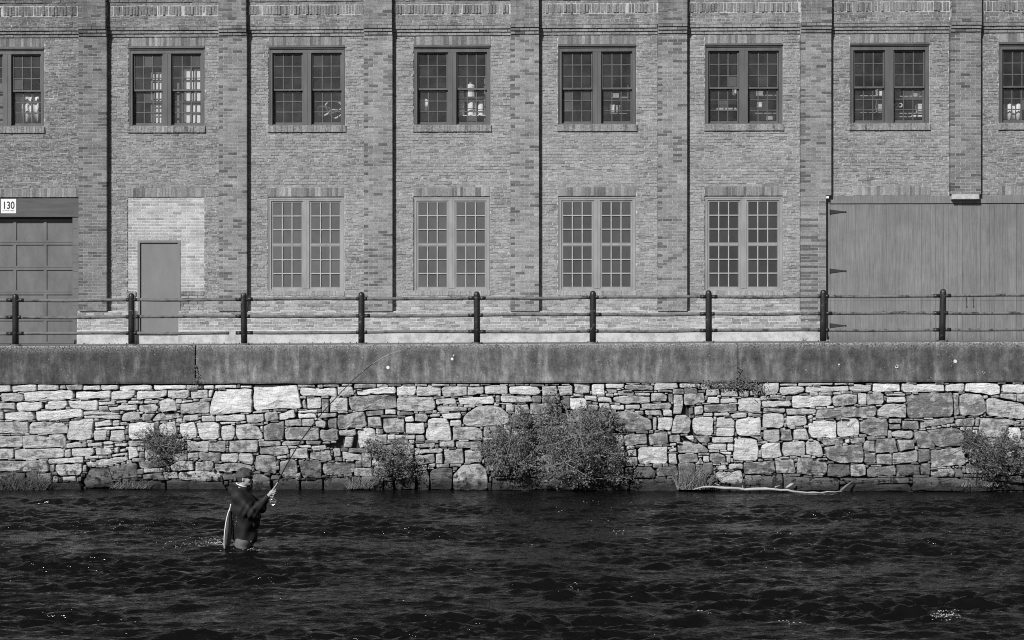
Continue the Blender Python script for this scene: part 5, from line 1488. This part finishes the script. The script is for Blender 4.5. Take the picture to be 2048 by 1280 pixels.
# ------------------------------------------------------------------ the wading angler (solid shapes blended in a distance field, then meshed)
class Field:
    def __init__(s, lo, hi, h):
        s.lo = np.array(lo, float); s.h = h; s.n = [int(math.ceil((b - a) / h)) + 1 for a, b in zip(lo, hi)]
        s.d = np.full(s.n, 1.0, np.float32)
    def win(s, lo, hi):
        i0 = [max(0, int((lo[k] - s.lo[k]) / s.h)) for k in range(3)]; i1 = [min(s.n[k], int((hi[k] - s.lo[k]) / s.h) + 2) for k in range(3)]
        sl_ = tuple(slice(a, b) for a, b in zip(i0, i1))
        g_ = [(s.lo[k] + s.h * np.arange(i0[k], i1[k])).astype(np.float32) for k in range(3)]
        return sl_, np.meshgrid(*g_, indexing='ij')
    def join(s, sl_, d, k, cut=False):
        a = s.d[sl_]
        if cut: s.d[sl_] = np.maximum(a, -d); return
        if k <= 0: s.d[sl_] = np.minimum(a, d); return
        h = np.clip(.5 + .5 * (a - d) / k, 0, 1); s.d[sl_] = a * (1 - h) + d * h - k * h * (1 - h)
    def cone(s, a, b, ra, rb, k=.02):
        a, b = np.array(a, float), np.array(b, float); m = max(ra, rb) + k + 2 * s.h
        sl_, (X, Y, Z) = s.win(np.minimum(a, b) - m, np.maximum(a, b) + m)
        ab = b - a; L2 = max(float(ab @ ab), 1e-9)
        t = np.clip(((X - a[0]) * ab[0] + (Y - a[1]) * ab[1] + (Z - a[2]) * ab[2]) / L2, 0, 1)
        d = np.sqrt((X - a[0] - t * ab[0]) ** 2 + (Y - a[1] - t * ab[1]) ** 2 + (Z - a[2] - t * ab[2]) ** 2) - (ra + (rb - ra) * t)
        s.join(sl_, d, k)
    def ell(s, c, r, k=.03, rot=0.0, cut=False):
        c, r = np.array(c, float), np.array(r, float); m = max(r) + k + 2 * s.h
        sl_, (X, Y, Z) = s.win(c - m, c + m)
        x, y, z = X - c[0], Y - c[1], Z - c[2]
        if rot: x, z = x * math.cos(rot) + z * math.sin(rot), -x * math.sin(rot) + z * math.cos(rot)
        k0 = np.sqrt((x / r[0]) ** 2 + (y / r[1]) ** 2 + (z / r[2]) ** 2); k1 = np.sqrt((x / r[0] ** 2) ** 2 + (y / r[1] ** 2) ** 2 + (z / r[2] ** 2) ** 2)
        s.join(sl_, k0 * (k0 - 1) / np.maximum(k1, 1e-6), k, cut)
    def grid(s):
        g_ = [(s.lo[k] + s.h * np.arange(s.n[k])).astype(np.float32) for k in range(3)]; return np.meshgrid(*g_, indexing='ij')
    def mesh(s):
        d = s.d; n = d.shape; ins = d < 0
        c = np.zeros([k - 1 for k in n], np.int8)
        for i in (0, 1):
            for j in (0, 1):
                for k in (0, 1): c += ins[i:n[0] - 1 + i, j:n[1] - 1 + j, k:n[2] - 1 + k]
        cells = np.argwhere((c > 0) & (c < 8)); idx = -np.ones(c.shape, np.int64); idx[tuple(cells.T)] = np.arange(len(cells))
        P = np.zeros((len(cells), 3)); W_ = np.zeros(len(cells))
        E = [((i, j, k), ax_) for ax_ in range(3) for i in (0, 1) for j in (0, 1) for k in (0, 1) if (i, j, k)[ax_] == 0]
        for o, ax_ in E:
            a = cells + np.array(o); b = a.copy(); b[:, ax_] += 1
            da, db = d[tuple(a.T)], d[tuple(b.T)]; m = (da < 0) != (db < 0); t = np.where(m, da / np.where(m, da - db, 1), 0)
            p = a.astype(float); p[:, ax_] += t; P[m] += p[m]; W_[m] += 1
        P = P / W_[:, None] * s.h + s.lo
        F_ = []
        for ax_ in range(3):
            a1, a2 = (ax_ + 1) % 3, (ax_ + 2) % 3
            i0 = [slice(None)] * 3; i1 = [slice(None)] * 3; i0[ax_] = slice(0, n[ax_] - 1); i1[ax_] = slice(1, n[ax_])
            A, B = ins[tuple(i0)], ins[tuple(i1)]; e = np.argwhere(A != B)
            e = e[(e[:, a1] > 0) & (e[:, a2] > 0) & (e[:, a1] < n[a1] - 1) & (e[:, a2] < n[a2] - 1)]
            fl = A[tuple(e.T)]
            def q(u, v): t = e.copy(); t[:, a1] += u; t[:, a2] += v; return idx[tuple(t.T)]
            f = np.stack([q(-1, -1), q(0, -1), q(0, 0), q(-1, 0)], 1); f[~fl] = f[~fl][:, ::-1]; F_.append(f)
        return P, np.vstack(F_)
WY = PY                         # depth at which he stands
PO = (on_water(485, 1098)[0], on_water(485, 1098)[1], 0.0)
angler = thing('person', PO, 'angler in a dark hooded jacket and cap wading in the river with a raised rod', 'person')
def place(f, name, mat, parent, attrs=None):
    v, q = f.mesh(); v = v + np.array(PO); return raw_mesh(name, v, q, mat, parent, PO, smooth=True)
# body: one continuous figure
fb_ = Field((-.24, -.36, -.64), (.64, .36, 1.26), .0052)
fb_.ell((-.01, 0, .66), (.105, .16, .22), .04); fb_.ell((.02, 0, .36), (.10, .135, .14), .05); fb_.ell((.01, 0, .50), (.095, .135, .16), .05)
for s in (-1, 1):
    fb_.cone((.02, s * .075, .30), (.05, s * .10, -.14), .075, .058, .04); fb_.cone((.05, s * .10, -.14), (-.03, s * .10, -.53), .058, .042, .02)
    fb_.ell((.04, s * .10, -.575), (.125, .045, .04), .03)
fb_.cone((-.02, -.10, .84), (-.02, -.19, .83), .07, .055, .05); fb_.cone((-.02, .10, .84), (-.02, .19, .83), .07, .055, .05)
EL, WR = (.20, -.25, .585), (.43, -.205, .825)
fb_.cone((-.02, -.19, .83), EL, .052, .043, .03); fb_.cone(EL, WR, .042, .027, .02)
ELF, WRF = (.24, .20, .60), (.36, .10, .74)
fb_.cone((-.02, .19, .83), ELF, .052, .043, .03); fb_.cone(ELF, WRF, .042, .027, .02)
# neck and head in profile
fb_.cone((-.02, 0, .86), (.015, 0, 1.02), .060, .056, .03)
fb_.ell((.030, 0, 1.105), (.098, .077, .093), .02); fb_.ell((.064, 0, 1.035), (.074, .060, .080), .03); fb_.ell((.105, 0, .985), (.030, .030, .022), .02)
fb_.cone((.130, 0, 1.088), (.154, 0, 1.050), .008, .010, .014); fb_.ell((.144, 0, 1.044), (.012, .015, .008), .008)
fb_.ell((.118, 0, 1.098), (.020, .052, .012), .015); fb_.ell((.132, 0, 1.012), (.011, .022, .0065), .006); fb_.ell((.130, 0, 1.000), (.011, .020, .007), .006)
for s in (-1, 1):
    fb_.ell((.022, s * .077, 1.060), (.017, .010, .031), .008); fb_.ell((.105, s * .030, 1.072), (.016, .014, .010), .004)
    fb_.ell((.100, s * .042, 1.045), (.028, .020, .022), .02)
# right hand closed round the grip, index finger laid along the rod
def finger(pts, rs):
    for (a, b), (ra, rb) in zip(zip(pts[:-1], pts[1:]), zip(rs[:-1], rs[1:])): fb_.cone(a, b, ra, rb, .004)
fb_.cone(WR, (.470, -.208, .872), .027, .026, .015); fb_.ell((.478, -.208, .880), (.030, .020, .045), .015, rot=-.5)
finger([(.497, -.216, .922), (.528, -.216, .962), (.549, -.210, .990), (.566, -.202, 1.020)], [.0105, .010, .009, .0085])
finger([(.497, -.220, .905), (.543, -.224, .900), (.556, -.194, .888), (.532, -.170, .880)], [.011, .010, .0095, .008])
finger([(.490, -.219, .883), (.535, -.223, .873), (.547, -.194, .862), (.522, -.170, .856)], [.011, .010, .0095, .008])
finger([(.480, -.215, .862), (.519, -.217, .848), (.530, -.192, .840), (.509, -.172, .836)], [.010, .009, .0085, .0075])
finger([(.452, -.190, .855), (.488, -.168, .893), (.514, -.164, .930)], [.013, .011, .009])
# left hand, half closed behind the right forearm, drawing the line
fb_.ell((.385, .085, .765), (.036, .022, .030), .012, rot=-.6)
for q_, (dx, dz) in enumerate(((.0, .0), (.004, -.018), (.004, -.036), (-.004, -.052))):
    finger([(.405 + dx, .080, .785 + dz), (.440 + dx, .066, .782 + dz), (.446 + dx, .045, .770 + dz), (.425 + dx, .036, .764 + dz)], [.010, .0095, .009, .008])
finger([(.375, .060, .770), (.405, .040, .785), (.430, .036, .792)], [.012, .010, .009])
body = place(fb_, 'body', M['skin'], angler)
# jacket
fj = Field((-.36, -.36, .04), (.56, .36, 1.06), .0068)
fj.ell((.02, -.02, .63), (.180, .240, .27), .05); fj.ell((.045, -.01, .42), (.175, .215, .26), .06); fj.ell((.04, 0, .20), (.185, .190, .20), .05)
fj.cone((-.06, -.13, .86), (-.03, -.20, .82), .075, .080, .06); fj.cone((-.06, .13, .86), (-.03, .20, .82), .075, .080, .06)
def toward(a, b, t): return tuple(a[i] + (b[i] - a[i]) * t for i in range(3))
fj.cone((-.03, -.19, .81), EL, .082, .080, .09); fj.cone(EL, toward(EL, WR, .90), .080, .048, .05)
fj.cone((-.03, .20, .82), ELF, .085, .072, .04); fj.cone(ELF, toward(ELF, WRF, .92), .070, .046, .03)
fj.ell((-.145, 0, .905), (.080, .105, .050), .03, rot=-.30); fj.ell((-.12, 0, .86), (.085, .14, .09), .05)
fj.cone((.03, -.05, .90), (.06, .05, .905), .062, .062, .04)
fj.ell((-.09, -.03, 1.03), (.055, .10, .06), 0, cut=True)
X, Y, Z = fj.grid()
fold = .011 * np.sin(26 * Z + 9 * X + 4 * np.sin(7 * X + 5 * Y)) * np.exp(-((Z - .62) / .16) ** 2) + .010 * np.sin(34 * X - 12 * Z + 3 * Y) * np.exp(-((Z - .22) / .14) ** 2) + +.005 * np.sin(15 * X + 21 * Z + 9 * Y)
wv = .075 * np.maximum(0, np.sin(5 * X + 2)) * .12
elb = np.exp(-(((X - EL[0] + .02) / .12) ** 2 + ((Y - EL[1]) / .14) ** 2 + ((Z - EL[2] - .02) / .11) ** 2))
fj.d += fold + .016 * elb * np.sin(70 * (X * .9 - Z * .5))
fj.d = np.maximum(fj.d, (.085 + wv - Z + .02 * np.sin(11 * X) - .25 * np.minimum(0, X + .02)))
nk = ((X - .02) / .068) ** 2 + (Y / .068) ** 2
fj.d = np.maximum(fj.d, np.where(Z > .86, (1 - nk) * .03, -1))
del X, Y, Z, fold, elb, wv, nk
jacket = place(fj, 'jacket', M['jacket'], angler)
# waders below the hem
fw = Field((-.26, -.27, -.62), (.28, .27, .22), .007)
fw.ell((.03, 0, .12), (.150, .175, .12), .04)
for s in (-1, 1): fw.cone((.01, s * .09, .10), (.055, s * .105, -.16), .108, .082, .05); fw.cone((.055, s * .105, -.16), (-.02, s * .105, -.56), .080, .062, .02)
for s in (-1, 1): fw.ell((.05, s * .105, -.57), (.15, .065, .05), .03)
X, Y, Z = fw.grid(); fw.d += .006 * np.sin(30 * Z + 14 * X + 6 * Y) + .004 * np.sin(22 * X - 17 * Z); del X, Y, Z
place(fw, 'waders', M['wader'], angler)
# cap, hair, glasses, collar
fc = Field((-.12, -.12, .98), (.28, .12, 1.28), .0052)
fc.ell((.024, 0, 1.130), (.126, .098, .110), .01, rot=.10); 
X, Y, Z = fc.grid(); fc.d = np.maximum(fc.d, (1.108 + .30 * (X - .10)) - Z); fc.d += .003 * np.sin(40 * X + 30 * Z) ; del X, Y, Z
cap_ = place(fc, 'cap', M['cap'], angler)
bm_ = MB(); n = 10; vs = []
for i in range(n + 1):
    a = -1.15 + 2.3 * i / n; 
    for k, rr in enumerate((.85, 1.0, .97)):
        L_ = .140 * rr if k else .06
        x = .085 + L_ * math.cos(a) * (1.0 if k else .7); y = .080 * math.sin(a) / math.sin(1.15) * (.92 if k == 0 else .86)
        z = 1.166 + (x - .085) * .30 - 2.2 * y * y - (.014 if k == 2 else 0)
        vs.append((PO[0] + x, PO[1] + y, PO[2] + z))
fs = []
for i in range(n): fs += [(3 * i, 3 * i + 3, 3 * i + 4, 3 * i + 1), (3 * i + 1, 3 * i + 4, 3 * i + 5, 3 * i + 2), (3 * i + 2, 3 * i + 5, 3 * i + 3, 3 * i)]
bm_.add(vs, fs); bm_.build('peak', M['jacket'], cap_, PO)
fh = Field((-.12, -.11, .93), (.10, .11, 1.14), .0052)
fh.ell((.010, 0, 1.075), (.094, .083, .085), .01); X, Y, Z = fh.grid(); fh.d = np.maximum(fh.d, np.maximum(X - .022 + .35 * (1.07 - Z), 1.005 - Z)); del X, Y, Z
place(fh, 'hair', M['hair'], angler)
gm = MB()
def Pp(x, y, z): return (PO[0] + x, PO[1] + y, PO[2] + z)
for s in (-1, 1):
    c = [Pp(.148, s * .012, 1.104), Pp(.135, s * .048, 1.104), Pp(.108, s * .066, 1.100), Pp(.108, s * .066, 1.072), Pp(.132, s * .050, 1.064), Pp(.146, s * .016, 1.070)]
    k = [(x - .006, y, z) for x, y, z in c]
    gm.add(c + k, [tuple(range(6)), tuple(range(6, 12))[::-1]] + [(i, (i + 1) % 6, (i + 1) % 6 + 6, i + 6) for i in range(6)])
    gm.tube([Pp(.108, s * .070, 1.094), Pp(.06, s * .081, 1.094), Pp(.02, s * .084, 1.090)], .0038, 6)
gm.tube([Pp(.149, -.014, 1.092), Pp(.152, 0, 1.094), Pp(.149, .014, 1.092)], .003, 6)
gm.build('sunglasses', M['lens'], angler, PO)
cm = MB()
pts = []; n = 22; vs = []; fs = []
for i in range(n):
    a = 6.283 * i / n; x = -.012 + .082 * math.cos(a); y = .080 * math.sin(a); z = .965 - .36 * x
    vs += [Pp(x, y, z - .018), Pp(x * 1.04 - .003, y * 1.04, z + .010), Pp(x * .94, y * .94, z + .010)]
for i in range(n):
    j = (i + 1) % n; fs += [(3 * i, 3 * j, 3 * j + 1, 3 * i + 1), (3 * i + 1, 3 * j + 1, 3 * j + 2, 3 * i + 2), (3 * i + 2, 3 * j + 2, 3 * j, 3 * i)]
cm.add(vs, fs); cm.build('collar', M['white'], angler, PO, smooth=True)
# chest pack with a bright tin and a retractor, side zip, belt buckle
fp = Field((.08, -.20, .28), (.34, .20, .62), .008)
fp.ell((.20, 0, .50), (.080, .150, .085), .03); fp.ell((.195, -.01, .40), (.070, .130, .09), .04)
pack = place(fp, 'chest_pack', M['jacket'], angler)
pm_ = MB(); pm_.bev(*[PO[0] + .165, PO[0] + .235], PO[1] - .185, PO[1] - .12, PO[2] + .495, PO[2] + .545, .01); pm_.bev(PO[0] + .243, PO[0] + .258, PO[1] - .16, PO[1] - .13, PO[2] + .498, PO[2] + .548, .006)
pm_.build('fly_tin', M['metal'], pack, PO)
pm_ = MB(); pm_.tube([Pp(-.045, -.203, .565), Pp(-.050, -.212, .50)], .0055, 6); pm_.tube([Pp(-.050, -.208, .47), Pp(-.058, -.204, .38)], .007, 6)
pm_.build('zip', M['metal'], jacket, PO)
pm_ = MB(); pm_.bev(PO[0] + .150, PO[0] + .178, PO[1] - .175, PO[1] - .14, PO[2] + .128, PO[2] + .152, .006); pm_.build('buckle', M['metal'], jacket, PO)

# landing net hanging down his back, seen nearly edge on
nb_ = thing('landing_net', Pp(-.17, -.10, .66), 'slim pale landing net hanging down the back of the wading angler', 'landing net')
hoop = []
def back(z): return -.148 - .082 * math.sin(min(1, max(0, (.66 - z) / .72)) ** .8 * 1.75) 
N_ = 28
for i in range(N_ + 1):
    a = 2 * math.pi * i / N_; z = .30 - .345 * math.cos(a); y = -.10 + .10 * math.sin(a) * (1 if z < .6 else .8); hoop.append(Pp(back(z) , y - .04, z))
m_ = MB(); m_.tube(hoop, .0085, 7, caps=False); m_.tube([hoop[N_ // 2], Pp(back(.66), -.14, .70)], .01, 7); m_.build('hoop', M['cloth'], nb_, smooth=True)
m_ = MB(); vs = []; fs = []; NZ, NA = 16, 14
for i in range(NZ):
    z = -.04 + .64 * i / (NZ - 1); hw = .098 * math.sqrt(max(0.0, 1 - ((z - .30) / .345) ** 2)); sag = .085 * math.sin(math.pi * min(1, (0.64 - z) / .70)) ** .7
    for k in range(NA):
        f = k / (NA - 1); y = -.14 + hw * math.cos(math.pi * f); dx = sag * math.sin(math.pi * f) + .006 * math.sin(k * 2.4)
        vs.append(Pp(back(z) + dx, y, z))
for i in range(NZ - 1):
    for k in range(NA - 1): fs.append((i * NA + k, i * NA + k + 1, (i + 1) * NA + k + 1, (i + 1) * NA + k))
m_.add(vs, fs); m_.build('bag', M['wader'], nb_, smooth=True)

# fly rod, reel and line: held, so a thing of its own
RODY = PO[1] - .192
def rp(u, v, y=RODY): return at(u, v, y)
butt = Pp(.478, -.192, .745)
rod = thing('fishing_rod', butt, 'long thin fly rod bent to the upper right, held by the wading angler', 'fishing rod')
grip_top = Pp(.572, -.192, 1.035)
m_ = MB(); g0, g1 = Vector(butt), Vector(grip_top)
m_.tube([g0.lerp(g1, t) for t in (.12, .3, .5, .75, .95, 1.0)], [.013, .015, .0125, .013, .0115, .006], 10); m_.build('grip', M['cork'], rod, smooth=True)
m_ = MB(); m_.tube([g0, g0.lerp(g1, .14)], .012, 10); m_.build('reel_seat', M['metal'], rod, smooth=True)
path = [grip_top] + [rp(u, v) for u, v in ((573, 930), (600, 884), (625, 850), (650, 819), (675, 792), (700, 766), (722, 746), (745, 728), (762, 717), (780, 708), (800, 701), (815, 697))]
m_ = MB(); m_.tube(path[:9], list(np.linspace(.0095, .0055, 9)), 7); m_.build('blank', M['rod'], rod, smooth=True)
m_ = MB(); m_.tube(path[8:], list(np.linspace(.0055, .0035, 5)), 7); m_.build('tip_section', M['line'], rod, smooth=True)
m_ = MB()
for i in (1, 2, 4, 6, 8, 10, 12):
    p = Vector(path[i]); m_.tube([p + Vector((.010 * math.cos(a), -.004, .010 * math.sin(a) - .006)) for a in np.linspace(0, 6.283, 9)], .0016, 4, caps=False)
m_.build('line_guides', M['rod'], rod)
lp = [path[-1]] + [rp(u, v) for u, v in ((835, 694), (855, 693), (875, 695), (895, 702), (912, 714), (925, 728))]
m_ = MB(); m_.tube(lp, .0014, 5); m_.build('fly_line', M['rod'], rod)
rc = Pp(.497, -.192, .745); m_ = MB(); rr = .052
ring = lambda r, y: [(rc[0] + r * math.cos(a), rc[1] + y, rc[2] + r * math.sin(a)) for a in np.linspace(0, 6.283, 21)]
m_.tube(ring(rr, -.016), .0065, 7, caps=False); m_.tube(ring(rr, .014), .0065, 7, caps=False)
for k in range(7):
    a = 6.283 * k / 7; m_.tube([(rc[0] + .012 * math.cos(a), rc[1] - .016, rc[2] + .012 * math.sin(a)), (rc[0] + rr * math.cos(a), rc[1] - .016, rc[2] + rr * math.sin(a))], .0035, 5)
reel = m_.build('reel', M['metal'], rod, rc)
m_ = MB(); m_.tube([(rc[0], rc[1] - .014, rc[2]), (rc[0], rc[1] + .012, rc[2])], .030, 14); m_.build('spool', M['rod'], reel)
m_ = MB(); m_.tube([(rc[0] + .03, rc[1] - .045, rc[2] - .015), (rc[0] + .03, rc[1] - .014, rc[2] - .015)], .007, 8); m_.tube([(rc[0], rc[1] - .022, rc[2]), (rc[0], rc[1] - .010, rc[2])], .012, 10); m_.build('crank', M['metal'], reel)
m_ = MB(); m_.tube([rc, g0.lerp(g1, .10)], .006, 6); m_.build('reel_foot', M['metal'], reel)

# ------------------------------------------------------------------ plants on and under the wall
pr = np.random.default_rng(17)
def leaves(centres, size, tone, up=.35, aspect=.6, front=.5):
    """leaf-shaped folded quads round the given points"""
    n = len(centres); N = pr.normal(size=(n, 3)); N[:, 1] -= front * 1.4; N[:, 2] += up; N /= np.linalg.norm(N, axis=1)[:, None]
    T = pr.normal(size=(n, 3)); T -= (T * N).sum(1)[:, None] * N; T /= np.linalg.norm(T, axis=1)[:, None]; B = np.cross(N, T)
    s = size * pr.uniform(.45, 1.5, n)[:, None]
    a = centres - T * s * .55; b = centres + B * s * aspect * .5 - N * s * .10; c = centres + T * s * .55; d = centres - B * s * aspect * .5 - N * s * .10
    V_ = np.stack([a, b, c, d], 1).reshape(-1, 3); o = 4 * np.arange(n)[:, None]
    F_ = np.concatenate([o + np.array([0, 1, 2]), o + np.array([0, 2, 3])]); return V_, F_, np.repeat(tone, 4)
def shrub(blobs, root, label, mat, leaf, dens, name='shrub', nb=9, up=.4, front=.6, group=None):
    rx, ry, rz = root
    t_ = thing(name, root, label, 'shrub', group)
    C_ = []; tw = MB()
    for (u, v, ru, rv, dep) in blobs:
        c = np.array(at(u, v, YW - dep)); s = c[1] / F; hx, hz = ru * s, rv * s; hy = min(dep * .95, (hx + hz) * .45)
        ncl = max(8, int(dens * ru * rv / 26))
        P = pr.normal(size=(ncl, 3)); P /= np.linalg.norm(P, axis=1)[:, None]; P *= pr.uniform(.25, 1.0, ncl)[:, None] ** .6
        P *= 1 + .22 * pr.normal(size=(ncl, 1)) * (pr.random((ncl, 1)) < .3)
        P = c + P * np.array([hx, hy, hz])
        keep = np.array([mnoise.noise(Vector((float(a) * 4.3, float(b) * 4.3, float(d_) * 4.3))) > -.13 for a, b, d_ in P]); P = P[keep]; ncl = len(P)
        if ncl < 3: continue
        # ragged shoots that leave the mass
        ns = max(2, ncl // 9); dirs = pr.normal(size=(ns, 3)); dirs[:, 2] += .5; dirs[:, 1] -= .3; dirs /= np.linalg.norm(dirs, axis=1)[:, None]
        for dv in dirs:
            p0 = c + dv * np.array([hx, hy, hz]) * .8; p1 = c + dv * np.array([hx, hy, hz]) * pr.uniform(1.1, 1.5) + np.array([0, 0, .03]); tt = np.linspace(0, 1, 9)[:, None]
            sh_ = np.repeat(p0 + (p1 - p0) * tt, 2, 0) + pr.normal(size=(18, 3)) * leaf * .45; C_.append(sh_); tw.tube([tuple(c), tuple(p0), tuple(p1)], [.008, .005, .002], 5)
        k = pr.integers(5, 14, ncl)
        cl = np.repeat(P, k, 0) + pr.normal(size=(k.sum(), 3)) * leaf * .95; C_.append(cl)
        for p in P[:: max(1, ncl // (nb + int(ncl / 14)))]:
            q = np.array([rx + pr.normal() * .05, ry, rz]); m = (p + q) / 2 + pr.normal(size=3) * .05
            tw.tube([tuple(q), tuple(m), tuple(p)], [.009, .006, .003], 5)
    C_ = np.vstack(C_); C_ = C_[C_[:, 2] > .005]; C_[:, 1] = np.minimum(C_[:, 1], YW - .012)
    tone = pr.uniform(.55, 1.35, len(C_)) * np.where(pr.random(len(C_)) < .12, 1.5, 1.0)
    V_, F_, T_ = leaves(C_, leaf, tone, up, .62, front)
    raw_mesh('foliage', V_, F_, M[mat], t_, root, {'tone': T_}); tw.build('stem', M['twig'], t_, root)
    return t_
def wallpt(u, v, d=.02): return at(u, v, YW - d)
G_ = 'shrubs rooted in the stone wall'
shrub([(320, 890, 42, 38, .22), (290, 872, 26, 18, .15), (352, 875, 22, 22, .15), (318, 920, 24, 20, .2)], wallpt(322, 905), 'small dark twiggy shrub growing from the stone wall at the left', 'leaf_dark', .026, 2.6, group=G_)
shrub([(783, 905, 46, 34, .3), (765, 935, 30, 26, .25), (805, 935, 26, 24, .25), (748, 890, 18, 16, .2)], wallpt(790, 930), 'rounded leafy shrub on the stone wall right of the fishing rod', 'leaf', .042, 2.3, group=G_)
shrub([(1022, 880, 46, 50, .35), (1050, 832, 36, 34, .28), (995, 915, 34, 34, .3), (1035, 930, 38, 28, .35), (1105, 815, 22, 34, .2), (980, 872, 30, 22, .2), (968, 900, 18, 16, .15)], wallpt(1040, 930), 'tall loose shrub forming the left half of the big clump on the stone wall', 'leaf', .036, 2.3, group=G_)
shrub([(1160, 870, 72, 56, .55), (1190, 835, 46, 26, .45), (1130, 925, 56, 42, .6), (1205, 905, 46, 42, .5), (1100, 880, 30, 40, .4), (1150, 955, 34, 18, .55), (1235, 950, 24, 16, .3)], wallpt(1160, 945), 'dense wide shrub forming the right half of the big clump on the stone wall', 'leaf', .036, 2.6, group=G_)
shrub([(1985, 905, 48, 38, .35), (1945, 885, 30, 22, .2), (2025, 885, 36, 26, .3), (1970, 935, 34, 18, .3), (1930, 862, 12, 16, .15), (2055, 915, 40, 30, .3)], wallpt(1990, 925), 'low spreading dark shrub on the stone wall at the right edge', 'leaf_dark', .036, 2.6, group=G_)
def grass(u, v, wu, h, n, label, mat='grass', lean=0.0, name='grass_tuft', Y=None, z=None, group='grass tufts at the foot of the wall', width=.006):
    base = at(u, v, YW - .10) if Y is None else at(u, v, Y); hw = wu * base[1] / F / 2; vs = []; fs = []; tn = []
    zb = base[2] if z is None else z
    for i in range(n):
        x = base[0] + pr.uniform(-hw, hw); y = base[1] + pr.uniform(-.14, .08); hh = h * pr.uniform(.25, 1.1) * (1 - .35 * abs(x - base[0]) / hw); a = pr.normal(lean, .30) + .35 * math.sin(i * 1.7); b = pr.normal(-.25, .25)
        w_ = width * pr.uniform(.6, 1.3); tt = pr.uniform(.45, 1.4); o = len(vs); bend = pr.uniform(.3, 1.1)
        for t, ww in ((0, 1), (.4, .85), (.75, .55), (1, .08)):
            xx = x + hh * (a * t + a * bend * t * t * .6); yy = y + hh * b * t; zz = zb + hh * (t - .28 * bend * t * t * abs(a + .3))
            vs += [(xx - w_ * ww, yy, zz), (xx + w_ * ww, yy - .004, zz)]; tn += [tt, tt]
        for k in range(3): fs.append((o + 2 * k, o + 2 * k + 1, o + 2 * k + 3, o + 2 * k + 2))
    m_ = MB(); m_.add(vs, fs, tn); o = m_.build(name, M[mat], None, (base[0], base[1], zb)); return tag(o, label, 'grass', group)
grass(38, 982, 110, .52, 330, 'dark grass tuft at the foot of the stone wall at the left edge', 'leaf_dark', .1)
grass(262, 976, 80, .30, 120, 'straggling grass tuft below the small twiggy shrub', 'leaf', .3)
grass(722, 976, 50, .34, 120, 'dry grass tuft below the rounded leafy shrub', 'grass', -.1)
grass(1385, 978, 62, .66, 300, 'tall dry grass tuft beside the pale driftwood log', 'grass', .1)
grass(1950, 972, 90, .16, 50, 'sparse grass stalks below the dark shrub at the right edge', 'grass', .2)
xw = ax(1605, YF - .2); grass(1605, 680, 14, .15, 16, 'tiny weed growing at the foot of the brick wall left of the plank door', 'leaf', 0, 'weed', YF - .2, z_pav(xw), None, .004)
def vine(spots, root, label, leaf=.030, mat='leaf'):
    C_ = []
    tw = MB(); last = None
    for (u, v, ru, rv, n) in spots:
        c = np.array(at(u, v, YW - .055)); s = c[1] / F
        C_.append(c + np.stack([pr.normal(0, ru * s * .5, n), pr.uniform(-.05, .03, n), pr.normal(0, rv * s * .5, n)], 1))
        if last is not None: tw.tube([tuple(last), tuple(c)], .004, 5)
        last = c
    C_ = np.vstack(C_); V_, F_, T_ = leaves(C_, leaf, pr.uniform(.6, 1.4, len(C_)), .3, .75, 1.0)
    t_ = thing('creeping_vine', root, label, 'vine', 'creepers on the concrete cap')
    raw_mesh('foliage', V_, F_, M[mat], t_, root, {'tone': T_}); tw.build('stem', M['twig'], t_, root)
vine([(1420, 769, 40, 7, 190), (1450, 771, 34, 9, 170), (1478, 768, 26, 12, 190), (1476, 745, 7, 22, 70), (1500, 772, 30, 10, 170), (1518, 782, 14, 16, 80)], wallpt(1476, 770), 'small leaved creeper spreading below the right joint of the concrete cap')
vine([(394, 762, 10, 10, 40), (396, 748, 5, 12, 22), (391, 730, 3, 20, 10)], wallpt(393, 764), 'dark sprig growing in the left joint of the concrete cap', .03, 'leaf_dark')

# driftwood at the waterline
m_ = MB(); pts = []
lx = [(1386, 979), (1415, 975), (1450, 974.5), (1490, 976.5), (1530, 979), (1560, 981), (1600, 983), (1640, 984.5), (1684, 985.5)]
for i, (u, v) in enumerate(lx): p = list(at(u, v, YW - .30)); p[2] = max(p[2], .012) + .02 * math.sin(i * 1.7); pts.append(p)
dp = [Vector(pts[0]).lerp(Vector(pts[0]), 0)]
for a_, b_ in zip(pts[:-1], pts[1:]): dp += [Vector(a_).lerp(Vector(b_), t) + Vector((0, 0, br.gauss(0, .006))) for t in (.34, .67, 1)]
nr = len(dp); m_.tube(dp, [max(.006, np.interp(i / (nr - 1), [0, .12, .3, .55, .8, 1], [.008, .022, .030, .026, .020, .006]) * br.uniform(.82, 1.2)) for i in range(nr)], 9)
for i in (5, 9, 14): m_.tube([dp[i], dp[i] + Vector((br.uniform(-.08, .08), -.02, .055)), dp[i] + Vector((br.uniform(-.16, .16), -.03, .085))], [.016, .010, .004], 6)
logo = m_.build('driftwood_log', M['drift'], None, pts[4], smooth=True); tag(logo, 'long bleached driftwood log lying at the waterline under the stone wall', 'log')
m_ = MB(); a, b = at(1572, 976, YW - .22), at(1590, 966, YW - .12); m_.tube([a, ((a[0] + b[0]) / 2, a[1], (a[2] + b[2]) / 2 + .02), b], [.02, .03, .012], 7); m_.build('broken_limb', M['drift'], logo, smooth=True)
m_ = MB(); m_.tube([at(1681, 982, YW - .25), at(1692, 972, YW - .2), at(1708, 961, YW - .1)], [.024, .020, .012], 7)
tag(m_.build('stick', M['stickwood'], None, at(1692, 972, YW - .2), smooth=True), 'short pale stick leaning on the foot of the wall beyond the log end', 'stick')
